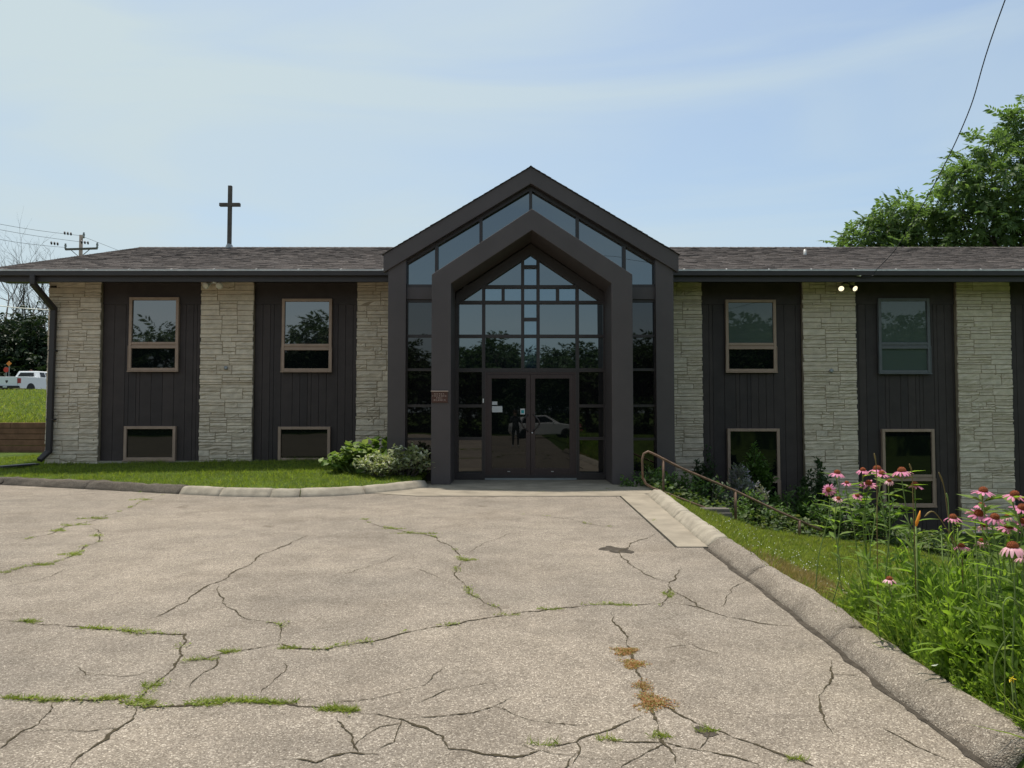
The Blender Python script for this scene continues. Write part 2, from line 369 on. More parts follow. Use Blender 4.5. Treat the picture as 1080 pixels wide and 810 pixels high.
# ------------------------------------------------------------------ terrain
KL = [(-60, 17.9), (-11.5, 16.45), (-9.0, 15.45), (-6.5, 14.45), (-5.5, 14.05), (-4.3, 13.85), (-3.4, 14.05), (-2.7, 14.55), (-2.1, 15.25), (-1.75, 15.75)]
def yk(x): return np.interp(x, [p[0] for p in KL], [p[1] for p in KL])
KR = [(-60, 2.10), (3.3, 2.10), (4.0, 2.10), (6.0, 2.21), (8.64, 2.27), (11, 2.40), (14.2, 2.62), (60, 2.62)]
def xk(y): return np.interp(y, [p[0] for p in KR], [p[1] for p in KR])
def hgt(X, Y):
    X = np.asarray(X, float); Y = np.asarray(Y, float)
    z = np.full(np.broadcast(X, Y).shape, 0.0); X, Y = np.broadcast_arrays(X, Y)
    left = .115 + np.clip(Y - yk(X), 0, 6)*.042
    d_ = X - xk(Y) - .2; right = np.clip(.075 - .365*np.minimum(d_, 1.6) - .13*np.maximum(d_-1.6, 0), -1.55, .075)
    right = right - .20*np.clip((Y-13.0)/1.3, 0, 1)*np.clip(d_/.2, 0, 1)
    right = np.where(Y < 3.0, np.clip(right + .0, -1.55, .03), right)
    right = np.where(Y > 15.2, np.clip(right - .25*np.clip(Y-15.2, 0, 2), -1.55, .12), right)
    z = np.where(X > .44, right, left)
    # left hill behind the timber wall, fading out to the right behind the building
    hill = 1.24 + .0715*np.clip(Y - 24.6, 0, 29.4)
    hill = np.where(Y > 54, 3.34 - np.clip((Y-54)*.25, 0, .34), hill)
    hill = hill + np.clip(Y-70, 0, 400)*.012
    flat = .30
    k = np.clip((4 - X)/14, 0, 1); k = k*k*(3-2*k)
    back = np.where(Y > 24.6, hill, flat)*k + (1-k)*np.clip(-1.5 + (Y-34)*.08, -1.5, 1.6)
    z = np.where((Y > 20.5), np.where(X < -12.2, np.where(Y > 24.6, hill, flat), back), z)
    lot = (X < xk(Y) + .15) & (Y < yk(X) + .17) & (X > -34) & (Y > -21)
    slab = (X > -1.95) & (X < 2.72) & (Y >= 13) & (Y < 19)
    z = np.where(lot | slab, -.07, z)
    z = np.where(Y <= -21, .03 + np.clip(-21-Y, 0, 60)*.03, z)
    return z
def hz(x, y): return float(hgt(x, y))

gx = np.unique(np.round(np.concatenate([[-900,-500,-300,-200,-140,-100,-80,-65,-55], np.arange(-48,-16,1.5), np.arange(-16,-3,.4), np.arange(-3,6,.12), np.arange(6,16,.4), np.arange(16,40,2), [50,70,100,150,220,320,500,900]]), 3))
gy = np.unique(np.round(np.concatenate([[-900,-500,-300,-200,-140,-100,-75,-60,-50,-40,-35,-30,-25,-22,-21.05,-20.9], np.arange(-20,2,1.0), np.arange(2,20.6,.15), np.arange(20.7,24.4,.4), [24.45,24.58,24.62], np.arange(25,56,1.2), np.arange(56,80,2.0), [90,110,140,200,300,500,900]]), 3))
GX, GY = np.meshgrid(gx, gy)
GZ = hgt(GX, GY)
V = np.stack([GX, GY, GZ], -1).reshape(-1, 3)
nx, ny = len(gx), len(gy)
ii, jj = np.meshgrid(np.arange(nx-1), np.arange(ny-1)); a = (jj*nx+ii).ravel()
F = np.stack([a, a+1, a+nx+1, a+nx], 1)
tag(npmesh('ground', V, F, M['grass_ground']), kind='structure')

# parking lot
mb = MB()
poly = [(-34, -21), (2.16, -21), (2.16, 3.3), (2.18, 6.0), (2.22, 8.68), (1.90, 8.68), (2.03, 14.05), (-1.8, 14.05)] + \
       [(x, y + .05) for x, y in reversed(KL[5:8])] + [(x, y+.05) for x, y in reversed(KL[1:5])] + [(-34, float(yk(-34))+.05)]
mb.add([(x, y, 0) for x, y in poly], [tuple(range(len(poly)))])
tag(mb.build('parking_lot', M['asphalt']), kind='structure')
mb = MB(); mb.box(-160, 40, 55.5, 63, 2.6, 3.04)
tag(mb.build('street', M['road']), kind='structure')

# entry slab, gutter pan
mb = MB()
mb.prism([(-1.8, 14.062), (2.03, 14.062), (2.62, 14.062), (2.95, 15.2), (2.95, 19.2), (-1.95, 19.2), (-1.95, 15.7), (-2.74, 14.57)], -.3, .010, 'z')
tag(mb.build('entry_slab', M['slab']), kind='structure')
mb = MB()
mb.prism([(1.93, 8.70), (2.30, 8.70), (2.64, 14.05), (2.06, 14.05)], -.3, .008, 'z')
tag(mb.build('gutter_pan', M['slab']), kind='structure')

# kerbs: extruded rough profiles, one object for each run between joints
def kerb(path, m, width=.24, h=.13, seg=.10, rough=.006, name='kerb', side=1):
    P = [Vector((x, y, 0)) for x, y in path]; pts = [P[0]]
    for a_, b_ in zip(P, P[1:]):
        n = max(1, int((b_-a_).length/seg))
        for i in range(1, n+1): pts.append(a_.lerp(b_, i/n))
    prof = [(0, -.12), (.006, .012), (.04, h*.36), (.08, h*.70), (.11, h*.91), (.145, h), (width*.7, h*1.01), (width*.92, h*.99), (width*.98, h*.92), (width, h*.7), (width, -.12)]
    wv = rng.uniform(0, 6, 4)
    vs = []; fs = []; n = len(prof)
    for i, p in enumerate(pts):
        t = (pts[min(i+1, len(pts)-1)]-pts[max(i-1, 0)]).normalized(); u = Vector((-t.y, t.x, 0))*side
        k = .93 if i in (0, len(pts)-1) else 1.0
        for q, (a_, b_) in enumerate(prof):
            j = rng.normal(0, rough, 3) if q not in (0, n-1) else np.zeros(3)
            if 0 < q < n-1: j = j + np.array([rough*1.3*math.sin(i*.31+wv[0]+q*.5), 0, rough*1.1*math.sin(i*.23+wv[1]) + rough*math.sin(i*.71+wv[2]+q)])
            vs.append(p + u*(a_ if k == 1 else (a_-width/2)*.97+width/2) + Vector((j[0], j[1], (b_*k if b_ > 0 else b_) + j[2]*.7)))
    for i in range(len(pts)-1):
        for q in range(n-1): fs.append((i*n+q, i*n+q+1, (i+1)*n+q+1, (i+1)*n+q))
    fs += [tuple(range(n)), tuple(range((len(pts)-1)*n, len(pts)*n))]
    b_ = MB(); b_.add(vs, fs); return tag(b_.build(name, m, smooth=True), kind='structure')
def cut(path, d0, d1):
    P = [Vector((x, y, 0)) for x, y in path]; out = []; d = 0
    for a_, b_ in zip(P, P[1:]):
        L_ = (b_-a_).length
        for t in (0, 1) if a_ is P[0] else (1,):
            pass
        s0, s1 = max(d0, d), min(d1, d+L_)
        if s1 > s0:
            p = a_.lerp(b_, (s0-d)/L_); q = a_.lerp(b_, (s1-d)/L_)
            if not out: out.append((p.x, p.y))
            out.append((q.x, q.y))
        d += L_
    return out
LA = [(-30, 17.0), (-11.5, 16.45), (-9.0, 15.45), (-6.5, 14.45)]
for d0, d1 in ((0, 18.75), (18.78, 21.35), (21.38, 23.93)):
    kerb(cut(LA, d0, d1), M['kerb_dark'], .34, .15, rough=.009)
LC = KL[3:]
lcs = [(0.02, 1.0), (1.015, 2.05), (2.065, 2.62), (2.635, 3.9), (3.915, 5.6)]
for d0, d1 in lcs: kerb(cut(LC, d0, d1), M['concrete'], .26, .15, rough=.003)
RC = [(2.58, 14.2), (2.40, 11), (2.28, 8.72)]
for d0, d1 in ((0, 3.1), (3.112, 5.52)): kerb(cut(RC, d0, d1), M['concrete'], .25, .125, rough=.003)
RA = [(2.27, 8.66), (2.21, 6.0), (2.10, 4.0), (2.10, 3.32)]
for d0, d1 in ((0, 1.55), (1.57, 3.55), (3.565, 5.6)): kerb(cut(RA, d0, d1), M['kerb_asphalt'], .25, .115, rough=.006)
# dirt line in the gutter
mb = MB()
pts = [(2.235, 8.6), (2.18, 6), (2.09, 4.0), (2.08, 3.2)]
P = []
for (x0, y0), (x1, y1) in zip(pts, pts[1:]):
    for i in range(14): P.append((x0+(x1-x0)*i/14, y0+(y1-y0)*i/14))
P.append(pts[-1])
vs = []
for x, y in P:
    wd = .012 + .018*abs(rng.normal()); vs += [(x-wd*.9+.006, y, .004), (x+.03, y, .004)]
mb.add(vs, [(2*i, 2*i+1, 2*i+3, 2*i+2) for i in range(len(P)-1)])
tag(mb.build('gutter_dirt', M['dirt']), kind='structure')

# ------------------------------------------------------------------ cracks in the asphalt
CR = [  # (width in metres, weediness, pixel path on the ground)
 (.016,.55,[(0,655),(30,656),(75,661),(130,665),(165,668),(196,669),(190,684),(185,700),(170,716),(159,725),(144,738)]),
 (.018,.8,[(0,737),(52,739),(95,739),(122,737),(155,746),(207,744),(259,738),(300,742),(333,746),(370,751)]),
 (.013,.05,[(370,751),(400,754),(424,759),(445,767),(467,777),(473,790),(510,796),(542,799),(571,791),(608,783),(640,771),(681,754)]),
 (.014,.03,[(144,748),(122,770),(96,790),(74,810)]),
 (.015,.35,[(185,700),(211,696),(241,688),(270,684),(296,679),(307,684),(344,685),(393,677),(441,665),(481,659),(534,649),(579,643),(628,638),(677,638),(710,636)]),
 (.012,.05,[(710,636),(734,640),(767,651),(799,657),(840,661)]),
 (.016,.0,[(325,565),(300,576),(270,589),(244,605),(200,630),(165,651),(148,656)]),
 (.010,.1,[(231,618),(236,631),(241,641),(252,649),(267,654),(278,656),(296,659),(296,668),(293,677)]),
 (.012,.75,[(130,539),(111,545),(91,551),(80,554),(57,562),(10,575)]),
 (.012,.75,[(91,556),(104,559),(105,566),(88,578),(75,587),(62,592),(44,596),(26,598),(3,605)]),
 (.008,.5,[(172,522),(156,526),(145,531),(136,536)]),
 (.015,.6,[(383,548),(400,555),(424,560),(440,563),(461,569),(479,579),(484,588),(496,592)]),
 (.011,.15,[(488,592),(479,606),(490,616),(494,626),(510,636),(526,641),(528,647)]),
 (.016,.02,[(691,563),(665,573),(653,581),(665,596),(681,606),(706,614)]),
 (.014,.2,[(718,598),(714,606),(706,614),(708,622),(703,632),(697,640)]),
 (.013,.05,[(708,622),(718,628),(734,636),(746,645)]),
 (.016,.12,[(644,647),(655,663),(661,681),(671,704),(679,726),(689,753),(697,777),(712,806)]),
 (.011,.08,[(693,740),(722,757),(750,769),(783,781),(811,791),(840,801)]),
 (.011,.05,[(640,781),(660,783),(677,783),(701,783),(730,790),(760,796),(800,806)]),
 (.009,.0,[(701,785),(680,795),(665,803),(655,810)]),(.011,.0,[(608,783),(612,791),(604,806)]),
 (.010,.0,[(877,697),(878,711),(869,727),(864,740),(869,755),(878,774)]),(.006,.0,[(862,711),(878,711),(905,712)]),
 (.010,.0,[(820,796),(843,801),(859,809)]),(.007,.0,[(931,768),(965,787),(1001,802)]),
 (.009,.0,[(55,742),(41,764),(22,772),(0,790)]),(.006,.0,[(22,772),(55,770),(90,772),(122,768)]),
 (.012,.0,[(355,757),(367,772),(373,785),(378,794)]),(.010,.0,[(296,801),(333,805),(350,798),(370,794),(400,796)]),
 (.010,.4,[(543,542),(571,544),(604,548),(644,556)]),
 (.012,.1,[(655,521),(670,536),(690,556),(711,575)]),(.010,.05,[(455,521.4),(520,521.6),(590,521.4),(652,521.2)]),
 (.006,0,[(470,612),(440,600),(400,597)]),(.006,0,[(560,560),(520,570),(490,585)]),(.007,0,[(241,688),(225,705),(200,725)]),
 (.006,0,[(300,700),(290,716),(275,732)]),(.006,0,[(80,703),(90,712),(130,714),(160,707)]),(.007,0,[(760,690),(730,680),(700,684)]),
 (.006,0,[(520,720),(470,728),(440,742)]),(.007,0,[(540,735),(500,752),(424,759)]),(.006,0,[(790,612),(770,622),(760,640)]),
 (.006,0,[(0,620),(40,612),(70,600)]),(.006,0,[(620,765),(560,760),(520,745)]),(.006,0,[(340,610),(380,600),(420,585)]),
 (.009,0,[(750,769),(745,782),(738,790)]),(.008,0,[(424,759),(418,775),(400,790)]),
]
def jag(path, n=4, amp=.05):
    P = [Vector((p.x, p.y, 0)) for p in path]
    for k in range(n):
        Q = [P[0]]
        for a_, b_ in zip(P, P[1:]):
            d = b_-a_; nrm = Vector((-d.y, d.x, 0))
            m_ = (a_+b_)/2 + nrm*float(rng.normal(0, amp))
            Q += [m_, b_] if d.length > .03 else [b_]
        P = Q; amp *= .95
    return P
for wd_, weed_, px_ in list(CR[:23]):
    for k_ in range(1 if rng.random() < .45 else 0):
        i_ = int(rng.integers(0, len(px_)-1)); t_ = rng.random(); p_ = G(*px_[i_]).lerp(G(*px_[i_+1]), t_)
        a_ = rng.uniform(0, 2*PI); L_ = rng.uniform(.25, 1.1); q_ = [p_]
        for _ in range(3): a_ += rng.normal(0, .45); q_.append(q_[-1]+Vector((math.cos(a_), math.sin(a_), 0))*L_/3)
        if all(v_.y < 13.5 and v_.x < 1.8 for v_ in q_): CR.append((rng.uniform(.003, .006), 0, q_))
mb = MB(); weedP = []; strokes = []
lvl = 0
for wd, weed, px in CR:
    lvl = (lvl + 1) % 6
    P = jag([q_ if isinstance(q_, Vector) else G(*q_) for q_ in px], 5, .055)
    n = len(P); vs = []
    wn = wd*(1+.0*n)
    for i, p in enumerate(P):
        t = P[min(i+1, n-1)]-P[max(i-1, 0)]; t = t.normalized() if t.length > 1e-9 else Vector((1, 0, 0)); u = Vector((-t.y, t.x, 0))
        e = min(1, 6*min(i, n-1-i)/n + .15)
        k = wn*.98*e*(.30 + .9*abs(float(rng.normal(.5, .45))) + .35*math.sin(i*.21+lvl))/2; k = max(k, .0012)
        vs += [(*(p+u*k).xy, .003+lvl*.0002), (*(p-u*k).xy, .003+lvl*.0002)]
    mb.add(vs, [(2*i, 2*i+2, 2*i+3, 2*i+1) for i in range(n-1)])
    strokes.append(P)
    # patches of weed along the crack
    if weed > 0:
        on = False
        for i, p in enumerate(P):
            if rng.random() < .16: on = rng.random() < weed*.75
            if on: weedP.append((p.x, p.y, weed))
crk = mb.build('pavement_cracks', M['crack'], fix=False); tag(crk, kind='structure')
# worn dirty patches beside cracks
mb = MB()
def blob(px, py, rx, ry, z=.0025, n=26):
    c = G(px, py); vs = []
    ph = rng.random(3)*6
    for k in range(n):
        an = 2*PI*k/n; r = 1 + .25*math.sin(2*an+ph[0]) + .18*math.sin(5*an+ph[1]) + .1*math.sin(9*an+ph[2])
        vs.append((c.x+rx*r*math.cos(an), c.y+ry*r*math.sin(an), z))
    mb.add(vs, [tuple(range(n))])
blob(650, 580, .17, .2); blob(744, 772, .05, .05)
tag(mb.build('worn_patches', M['dirt'], fix=False), kind='structure')

# ---- plant templates
def leaf_t(L_=1., w_=.25, fold=.06, droop=.1):
    V = [(0,0,0),(w_*.42,.28*L_,fold),(w_*.5,.55*L_,fold*.9-droop*.3),(0,L_,-droop),(-w_*.5,.55*L_,fold*.9-droop*.3),(-w_*.42,.28*L_,fold),(0,.3*L_,0),(0,.58*L_,-droop*.3)]
    F = [(0,1,6),(1,2,7),(1,7,6),(2,3,7),(0,6,5),(5,6,7),(5,7,4),(4,7,3)]
    return np.array(V), np.array(F)
def blade_t(L_=1., w_=.03, bend=.3, n=4):
    V = []; F = []
    for i in range(n):
        t = i/n; ww = w_*(1-t**1.5*.8)/2
        V += [(-ww, L_*t*(1-.15*bend*t), -bend*t*t*L_*.5), (ww, L_*t*(1-.15*bend*t), -bend*t*t*L_*.5)]
    V.append((0, L_*(1-.15*bend), -bend*L_*.5))
    for i in range(n-1): F += [(2*i, 2*i+1, 2*i+3), (2*i, 2*i+3, 2*i+2)]
    F.append((2*n-2, 2*n-1, 2*n))
    return np.array(V), np.array(F)
def spray_t(n=9, L_=.5, ll=.2, w_=.07, droop=.12, seed=1):
    r = np.random.default_rng(seed); parts = []; tv, tf = leaf_t(1, w_/ll, .05, .12)
    P = []; D = []
    for i in range(n):
        t = (i//2+.6)/(n/2); s_ = 1 if i % 2 else -1
        if i == n-1: s_ = 0; t = 1
        P.append((0, L_*t*.9, -droop*t*t*L_)); D.append((s_*.85+r.normal(0,.12), .55+r.normal(0,.1), -.25+r.normal(0,.12)))
    return scatter(tv, tf, np.array(P), basis(D, r.normal(0,.3,n)), ll*(.8+.4*r.random(n)))
def rdirs(n, zlo=-1., zhi=1., r=rng):
    z = r.uniform(zlo, zhi, n); a_ = r.uniform(0, 2*PI, n); q = np.sqrt(1-z*z)
    return np.stack([q*np.cos(a_), q*np.sin(a_), z], 1)

# weeds in cracks
bt, bf = blade_t(1, .10, .6, 3); lt, lf = leaf_t(1, .5, .05, .05)
P = np.array(weedP); P = np.repeat(P, 6, 0); n = len(P)
pos = np.stack([P[:,0]+rng.normal(0,.022,n), P[:,1]+rng.normal(0,.022,n), np.full(n,.003)], 1)
D = rdirs(n, .25, .95)
parts = [scatter(bt, bf, pos, basis(D, rng.uniform(0,6,n)), rng.uniform(.012,.035,n))]
n2 = n//2; idx = rng.choice(n, n2)
parts.append(scatter(lt, lf, pos[idx]+[0,0,.008], basis(rdirs(n2,.0,.6), rng.uniform(-.5,.5,n2)), rng.uniform(.012,.028,n2)))
# thick tufts at places the photo shows them
for px, py, rx, ry, k in [(150,527,.20,.22,150),(100,547,.22,.16,240),(78,554,.2,.12,160),(62,560,.12,.08,90),(75,585,.14,.12,170),(45,596,.12,.05,110),(100,565,.06,.12,80),(3,604,.08,.05,60),
                          (122,737,.08,.03,170),(20,737,.10,.03,150),(55,739,.07,.03,90),(150,741,.08,.06,160),(245,740,.22,.03,330),(290,742,.12,.03,190),(215,744,.1,.03,120),(358,749,.11,.045,380),(32,656,.07,.04,110),(100,663,.12,.03,120),(140,666,.1,.03,90),
                          (241,688,.06,.04,120),(211,696,.10,.03,90),(305,684,.08,.03,90),(160,724,.06,.06,80),(440,563,.28,.06,170),(415,558,.15,.06,110),(493,591,.10,.08,120),(384,548,.06,.05,50),
                          (745,771,.05,.04,60),(706,628,.05,.16,110),(579,643,.10,.03,60),(640,638,.2,.02,80),(660,639,.1,.02,40),(697,777,.06,.04,70),(640,780,.05,.03,50),(534,649,.10,.03,50),(573,786,.08,.02,50),
                          (525,517,.2,.05,60),(630,518,.25,.06,80),(641,516,.03,.03,40),(570,519,.1,.04,30),(240,520,.12,.06,50),(560,510,.02,.02,20),(840,801,.05,.02,50)]:
    c = G(px, py); k = int(k*1.3); q = rng.integers(0, 4, k); p = np.stack([c.x+(q-1.5)*rx*.45+rng.normal(0,rx*.2,k), c.y+np.sin(q*2.+px)*ry*.4+rng.normal(0,ry*.22,k), np.full(k,.003)],1)
    parts.append(scatter(bt, bf, p, basis(rdirs(k,.1,.8), rng.uniform(0,6,k)), rng.uniform(.014,.05,k)))
V, F = join(parts)
tag(npmesh('crack_weeds', V, F, M['crackweed']), 'small green weeds and grass growing along the cracks in the asphalt', 'weeds', kind='stuff')
parts = []
for px, py, rx, ry, k in [(661,687,.07,.06,420),(668,701,.07,.07,460),(688,741,.085,.10,800),(678,724,.05,.07,200),(655,690,.05,.04,80)]:
    c = G(px, py); k *= 3; rr_ = rng.uniform(0, 1, k)**.75; an_ = rng.integers(0, 43, k)*.853+rng.normal(0, .05, k); ln_ = .55+.45*np.sin(an_*7.3+px)*np.sin(an_*3.1); p = np.stack([c.x+rr_*rx*1.7*np.cos(an_)*ln_, c.y+rr_*ry*1.9*np.sin(an_)*ln_, .004+.006*(1-rr_)*rng.random(k)],1)
    parts.append(scatter(lt, lf, p, basis(rdirs(k,.0,.5), rng.uniform(-1,1,k)), rng.uniform(.006,.015,k)))
V, F = join(parts)
tag(npmesh('spurge_mats', V, F, M['redweed']), 'flat reddish brown weed mats in the crack near the centre', 'weeds', kind='stuff')

# ------------------------------------------------------------------ the building
WALL = 19.5
bld = empty('church_building', (0.44, 19.5, 0), 0, 'long low church building of dark siding and pale stone piers with glazed gabled entrance', 'building')
def part(mb_, name, m, parent=None, **k):
    o = mb_.build(name, m, **k); 
    return local(o, bld) if parent is None else sub(o, parent)
def sub(o, parent):
    o.parent = parent; o.matrix_parent_inverse = (Matrix.Translation(bld.location)).inverted() if parent.parent is bld else Matrix.Identity(4)
    # both parents carry world-space geometry, so cancel the chain
    o.matrix_parent_inverse = Matrix.Identity(4)
    return o
XL, XR = -12.25, 21.3
mb = MB(); mb.box(XL+.06, XR, 19.62, 33.4, -1.75, 5.08)
mb.prism([(19.3, 4.9), (33.7, 4.9), (26.5, 7.30)], XL+.06, XL+.2, 'x'); mb.prism([(19.3, 4.9), (33.7, 4.9), (26.5, 7.30)], XR-.2, XR-.02, 'x')
part(mb, 'wall', M['siding'])

def stones(mb_, x0, x1, z0, z1, yf, axis='y', sgn=-1):
    leaf = []
    def sp(a, b, c, d):
        w_, h_ = b-a, d-c
        if h_ > .5: k = c+h_*rng.uniform(.35,.65); sp(a,b,c,k); sp(a,b,k,d)
        elif w_ > 1.05 or (w_ > .7 and h_ > .21 and rng.random() < .5): k = a+w_*rng.uniform(.3,.7); sp(a,k,c,d); sp(k,b,c,d)
        elif h_ > .18 or (h_ > .12 and rng.random() < .4): k = c+h_*rng.uniform(.35,.65); sp(a,b,c,k); sp(a,b,k,d)
        elif w_ > 1.0 or (w_ > .6 and rng.random() < .35): k = a+w_*rng.uniform(.3,.7); sp(a,k,c,d); sp(k,b,c,d)
        else: leaf.append((a,b,c,d))
    sp(x0, x1, z0, z1)
    for a, b, c, d in leaf:
        g = .0045; a0 = a+g if a > x0+.001 else a+rng.uniform(-.015,.012); b0 = b-g if b < x1-.001 else b+rng.uniform(-.012,.015)
        c0, d0 = c+g, d-g
        pr = rng.uniform(0, .014); nxx = 4
        vs = []; fs = []
        zs = [c0, c0+.006, (c0+d0)/2, d0-.006, d0]; xs = [a0, a0+.006] + [a0+(b0-a0)*i/nxx for i in range(1, nxx)] + [b0-.006, b0]
        for k, zz in enumerate(zs):
            for i, xx in enumerate(xs):
                edge = k in (0, 4) or i in (0, len(xs)-1)
                dep = (-.018 if edge else pr + rng.normal(0, .006))
                jx = 0 if edge else rng.normal(0, .001)
                vs.append((xx+jx, yf + sgn*dep, zz) if axis == 'y' else (yf + sgn*dep, xx, zz))
        m_ = len(xs)
        for k in range(4):
            for i in range(m_-1): fs.append((k*m_+i, k*m_+i+1, (k+1)*m_+i+1, (k+1)*m_+i))
        mb_.add(vs, fs)
def pier(x0, x1, z0, z1=5.06, left=False):
    mb_ = MB(); stones(mb_, x0, x1, z0, z1, WALL-.05)
    if left: stones(mb_, WALL-.06, WALL+1.2, z0, z1, x0+.01, 'x', -1)
    o = part(mb_, 'stone_pier', M['stone'], fix=True)
    mb_ = MB(); mb_.box(x0+.012, x1-.012, WALL-.043, WALL+.2, z0, z1); sub(mb_.build('mortar_bed', M['mortar']), o)
    return o
PIERS = [(XL, -10.87, .12), (-8.22, -6.83, .15), (-4.1, -2.75, .1), (3.7, 5.02, -1.5), (7.68, 9.08, -1.65), (11.75, 13.17, -1.65), (15.85, 17.25, -1.65), (19.9, 21.3, -1.65)]
for i, (a, b, z0) in enumerate(PIERS): pier(a, b, z0, left=(i == 0))
PANELS = [(-10.87, -8.22, .33), (-6.83, -4.1, .33), (5.02, 7.68, -1.6), (9.08, 11.75, -1.6), (13.17, 15.85, -1.6), (17.25, 19.9, -1.6)]
for a, b, z0 in PANELS:
    mb = MB(); x = a+.01
    while x < b-.02:
        wd = float(rng.choice([.10, .20, .20, .30])); x1 = min(x+wd, b-.01)
        if b-.01-x1 < .05: x1 = b-.01
        d = rng.uniform(0, .002)
        mb.box(x+.005, x1-.005, WALL+.075-d, WALL+.11, z0, 4.47); x = x1
    o = part(mb, 'siding_panel', M['siding_board'])
    mb = MB(); mb.box(a+.003, b-.003, WALL+.055, WALL+.11, 4.472, 5.06); sub(mb.build('frieze_board', M['siding']), o)
    if z0 > 0:
        mb = MB(); mb.box(a+.01, b-.01, WALL-.02, WALL+.10, .05, z0-.004); sub(mb.build('foundation_ledge', M['concrete']), o)

def pane(name, poly, Y, m, parent, tilt=.0022, world=True):
    cx_ = sum(p[0] for p in poly)/len(poly); cz_ = sum(p[1] for p in poly)/len(poly)
    a_, b_ = rng.normal(0, tilt, 2)
    mb_ = MB(); n = len(poly)
    mb_.add([(x, Y + a_*(x-cx_) + b_*(z-cz_), z) for x, z in poly], [tuple(range(n))])
    o = mb_.build(name, m, fix=False)
    # face the camera side
    if o.data.polygons[0].normal.y > 0: o.data.flip_normals()
    return sub(o, parent) if world else o
def rect(x0, x1, z0, z1): return [(x0, z0), (x1, z0), (x1, z1), (x0, z1)]
def window(px0, px1, py0, py1, split=None, fm='wframe', panes=('glass_sky', 'glass_dark'), gap=True, label=None):
    Y = WALL-.0
    x0, x1, z1, z0 = WX(px0, Y), WX(px1, Y), WZ(py0, Y), WZ(py1, Y)
    f = .075; mb_ = MB(); yf, yb = WALL-.012, WALL+.09
    rails = []
    mb_.box(x0, x0+f, yf, yb, z0, z1); mb_.box(x1-f, x1, yf, yb, z0, z1)
    mb_.box(x0+f, x1-f, yf+.002, yb, z1-f, z1); mb_.box(x0+f, x1-f, yf+.002, yb, z0, z0+f)
    mb_.box(x0-.02, x1+.02, yf-.025, yf+.03, z0-.03, z0-.002)
    zz = [z0+f, z1-f]
    if split:
        zs = WZ(split, Y); mb_.box(x0+f, x1-f, yf+.002, yb, zs+.02, zs+.085); mb_.box(x0+f, x1-f, yf-.004, yb, zs-.085, zs-.02)
        mb_.box(x0+f, x1-f, yf+.02, yb, zs-.02, zs+.02)
        # lower vent sash sits slightly proud
        mb_.box(x0-.012, x0+.004, yf-.012, yf+.02, z0-.004, zs-.01); mb_.box(x1-.004, x1+.012, yf-.012, yf+.02, z0-.004, zs-.01)
        rails = [(zs+.085, z1-f), (z0+f, zs-.085)]
    else: rails = [(z0+f, z1-f)]
    o = part(mb_, 'window', M[fm], bevel=.006)
    for (a_, b_), g in zip(rails, panes): pane('pane', rect(x0+f, x1-f, a_, b_), WALL+.035, M[g], o)
    return o
window(134, 186.5, 313.5, 391, 364); window(296, 349, 315, 391.5, 366)
window(131, 185.5, 449.5, 485.5, panes=('glass_low',)); window(293.5, 348.5, 450, 486, panes=('glass_low',))
window(766.5, 820, 316, 392, 365, panes=('glass_blind', 'glass_dark')); window(767, 822, 452, 533, 506, panes=('glass_dark', 'glass_dark'))
window(928.5, 983, 314.5, 393.5, 364.5, 'wframe_grey', ('glass_blind', 'glass_blind')); window(930, 985, 452.5, 534, 504, panes=('glass_dark', 'glass_dark'))
window(1091, 1146, 314.5, 393.5, 364.5); window(1092, 1147, 452.5, 534, 504)
# little vents on the piers
for px, py in ((238, 388), (877, 391)):
    p = W(px, py, WALL-.09); mb = MB(); mb.lathe([(.0, -.03), (.05, -.03), (.055, 0), (.03, .012), (0, .014)], 12, Matrix.Translation(p) @ Matrix.Rotation(R(90), 4, 'X'))
    part(mb, 'pipe_cap', M['steel'], smooth=True)
# foundation band on the lower right
mb = MB(); mb.box(3.8, XR, WALL-.01, WALL+.09, -1.75, -1.62); part(mb, 'foundation', M['concrete'])

# main roof
EZ, EY, RZ, RY = WZ(284.6, 18.55), 18.55, WZ(261, 26.5), 26.5
RX0, RX1 = -13.45, 22.4
def shingle_slope(mb_, O, u, v, U, Vl, course=.145, edge=0.0):
    O, u, v = Vector(O), Vector(u).normalized(), Vector(v).normalized(); n = u.cross(v).normalized()
    if n.z < 0: n = -n
    k = 0; s_ = 0.0
    while s_ < Vl:
        x = -rng.uniform(0, .3); 
        while x < U:
            wd = rng.uniform(.14, .36); a_, b_ = max(0, x), min(U, x+wd)
            x += wd
            if b_-a_ < .01: continue
            lo = s_ - (rng.choice([0, 0, .012, .025]) if edge == 0 else 0); hi = min(Vl, s_+course+.03)
            th = rng.uniform(.008, .017)
            e0 = -rng.uniform(0, edge) if (edge and a_ <= 0) else 0
            p = [O+u*(a_+e0)+v*lo+n*th, O+u*(b_-.003)+v*lo+n*th, O+u*(b_-.003)+v*hi+n*.003, O+u*(a_+e0)+v*hi+n*.003,
                 O+u*(a_+e0)+v*lo, O+u*(b_-.003)+v*lo]
            mb_.add(p, [(0,1,2,3),(4,5,1,0),(4,0,3),(1,5,2)])
        s_ += course
vslope = Vector((0, RY-EY, RZ-EZ)); VL = vslope.length
mb = MB()
mb.prism([(EY, EZ-.10), (RY, RZ-.14), (2*RY-EY, EZ-.10), (2*RY-EY, EZ), (RY, RZ-.012), (EY, EZ-.012)], RX0, RX1, 'x')
roof = part(mb, 'roof', M['fascia'])
mb = MB(); shingle_slope(mb, (RX0-.02, EY-.02, EZ-.008), (1,0,0), vslope, RX1-RX0+.04, VL)
sub(mb.build('shingles', M['shingle'], fix=False), roof)
mb = MB(); shingle_slope(mb, (RX0-.02, 2*RY-EY+.02, EZ-.008), (1,0,0), (0, -(RY-EY), RZ-EZ), RX1-RX0+.04, VL, course=.5)
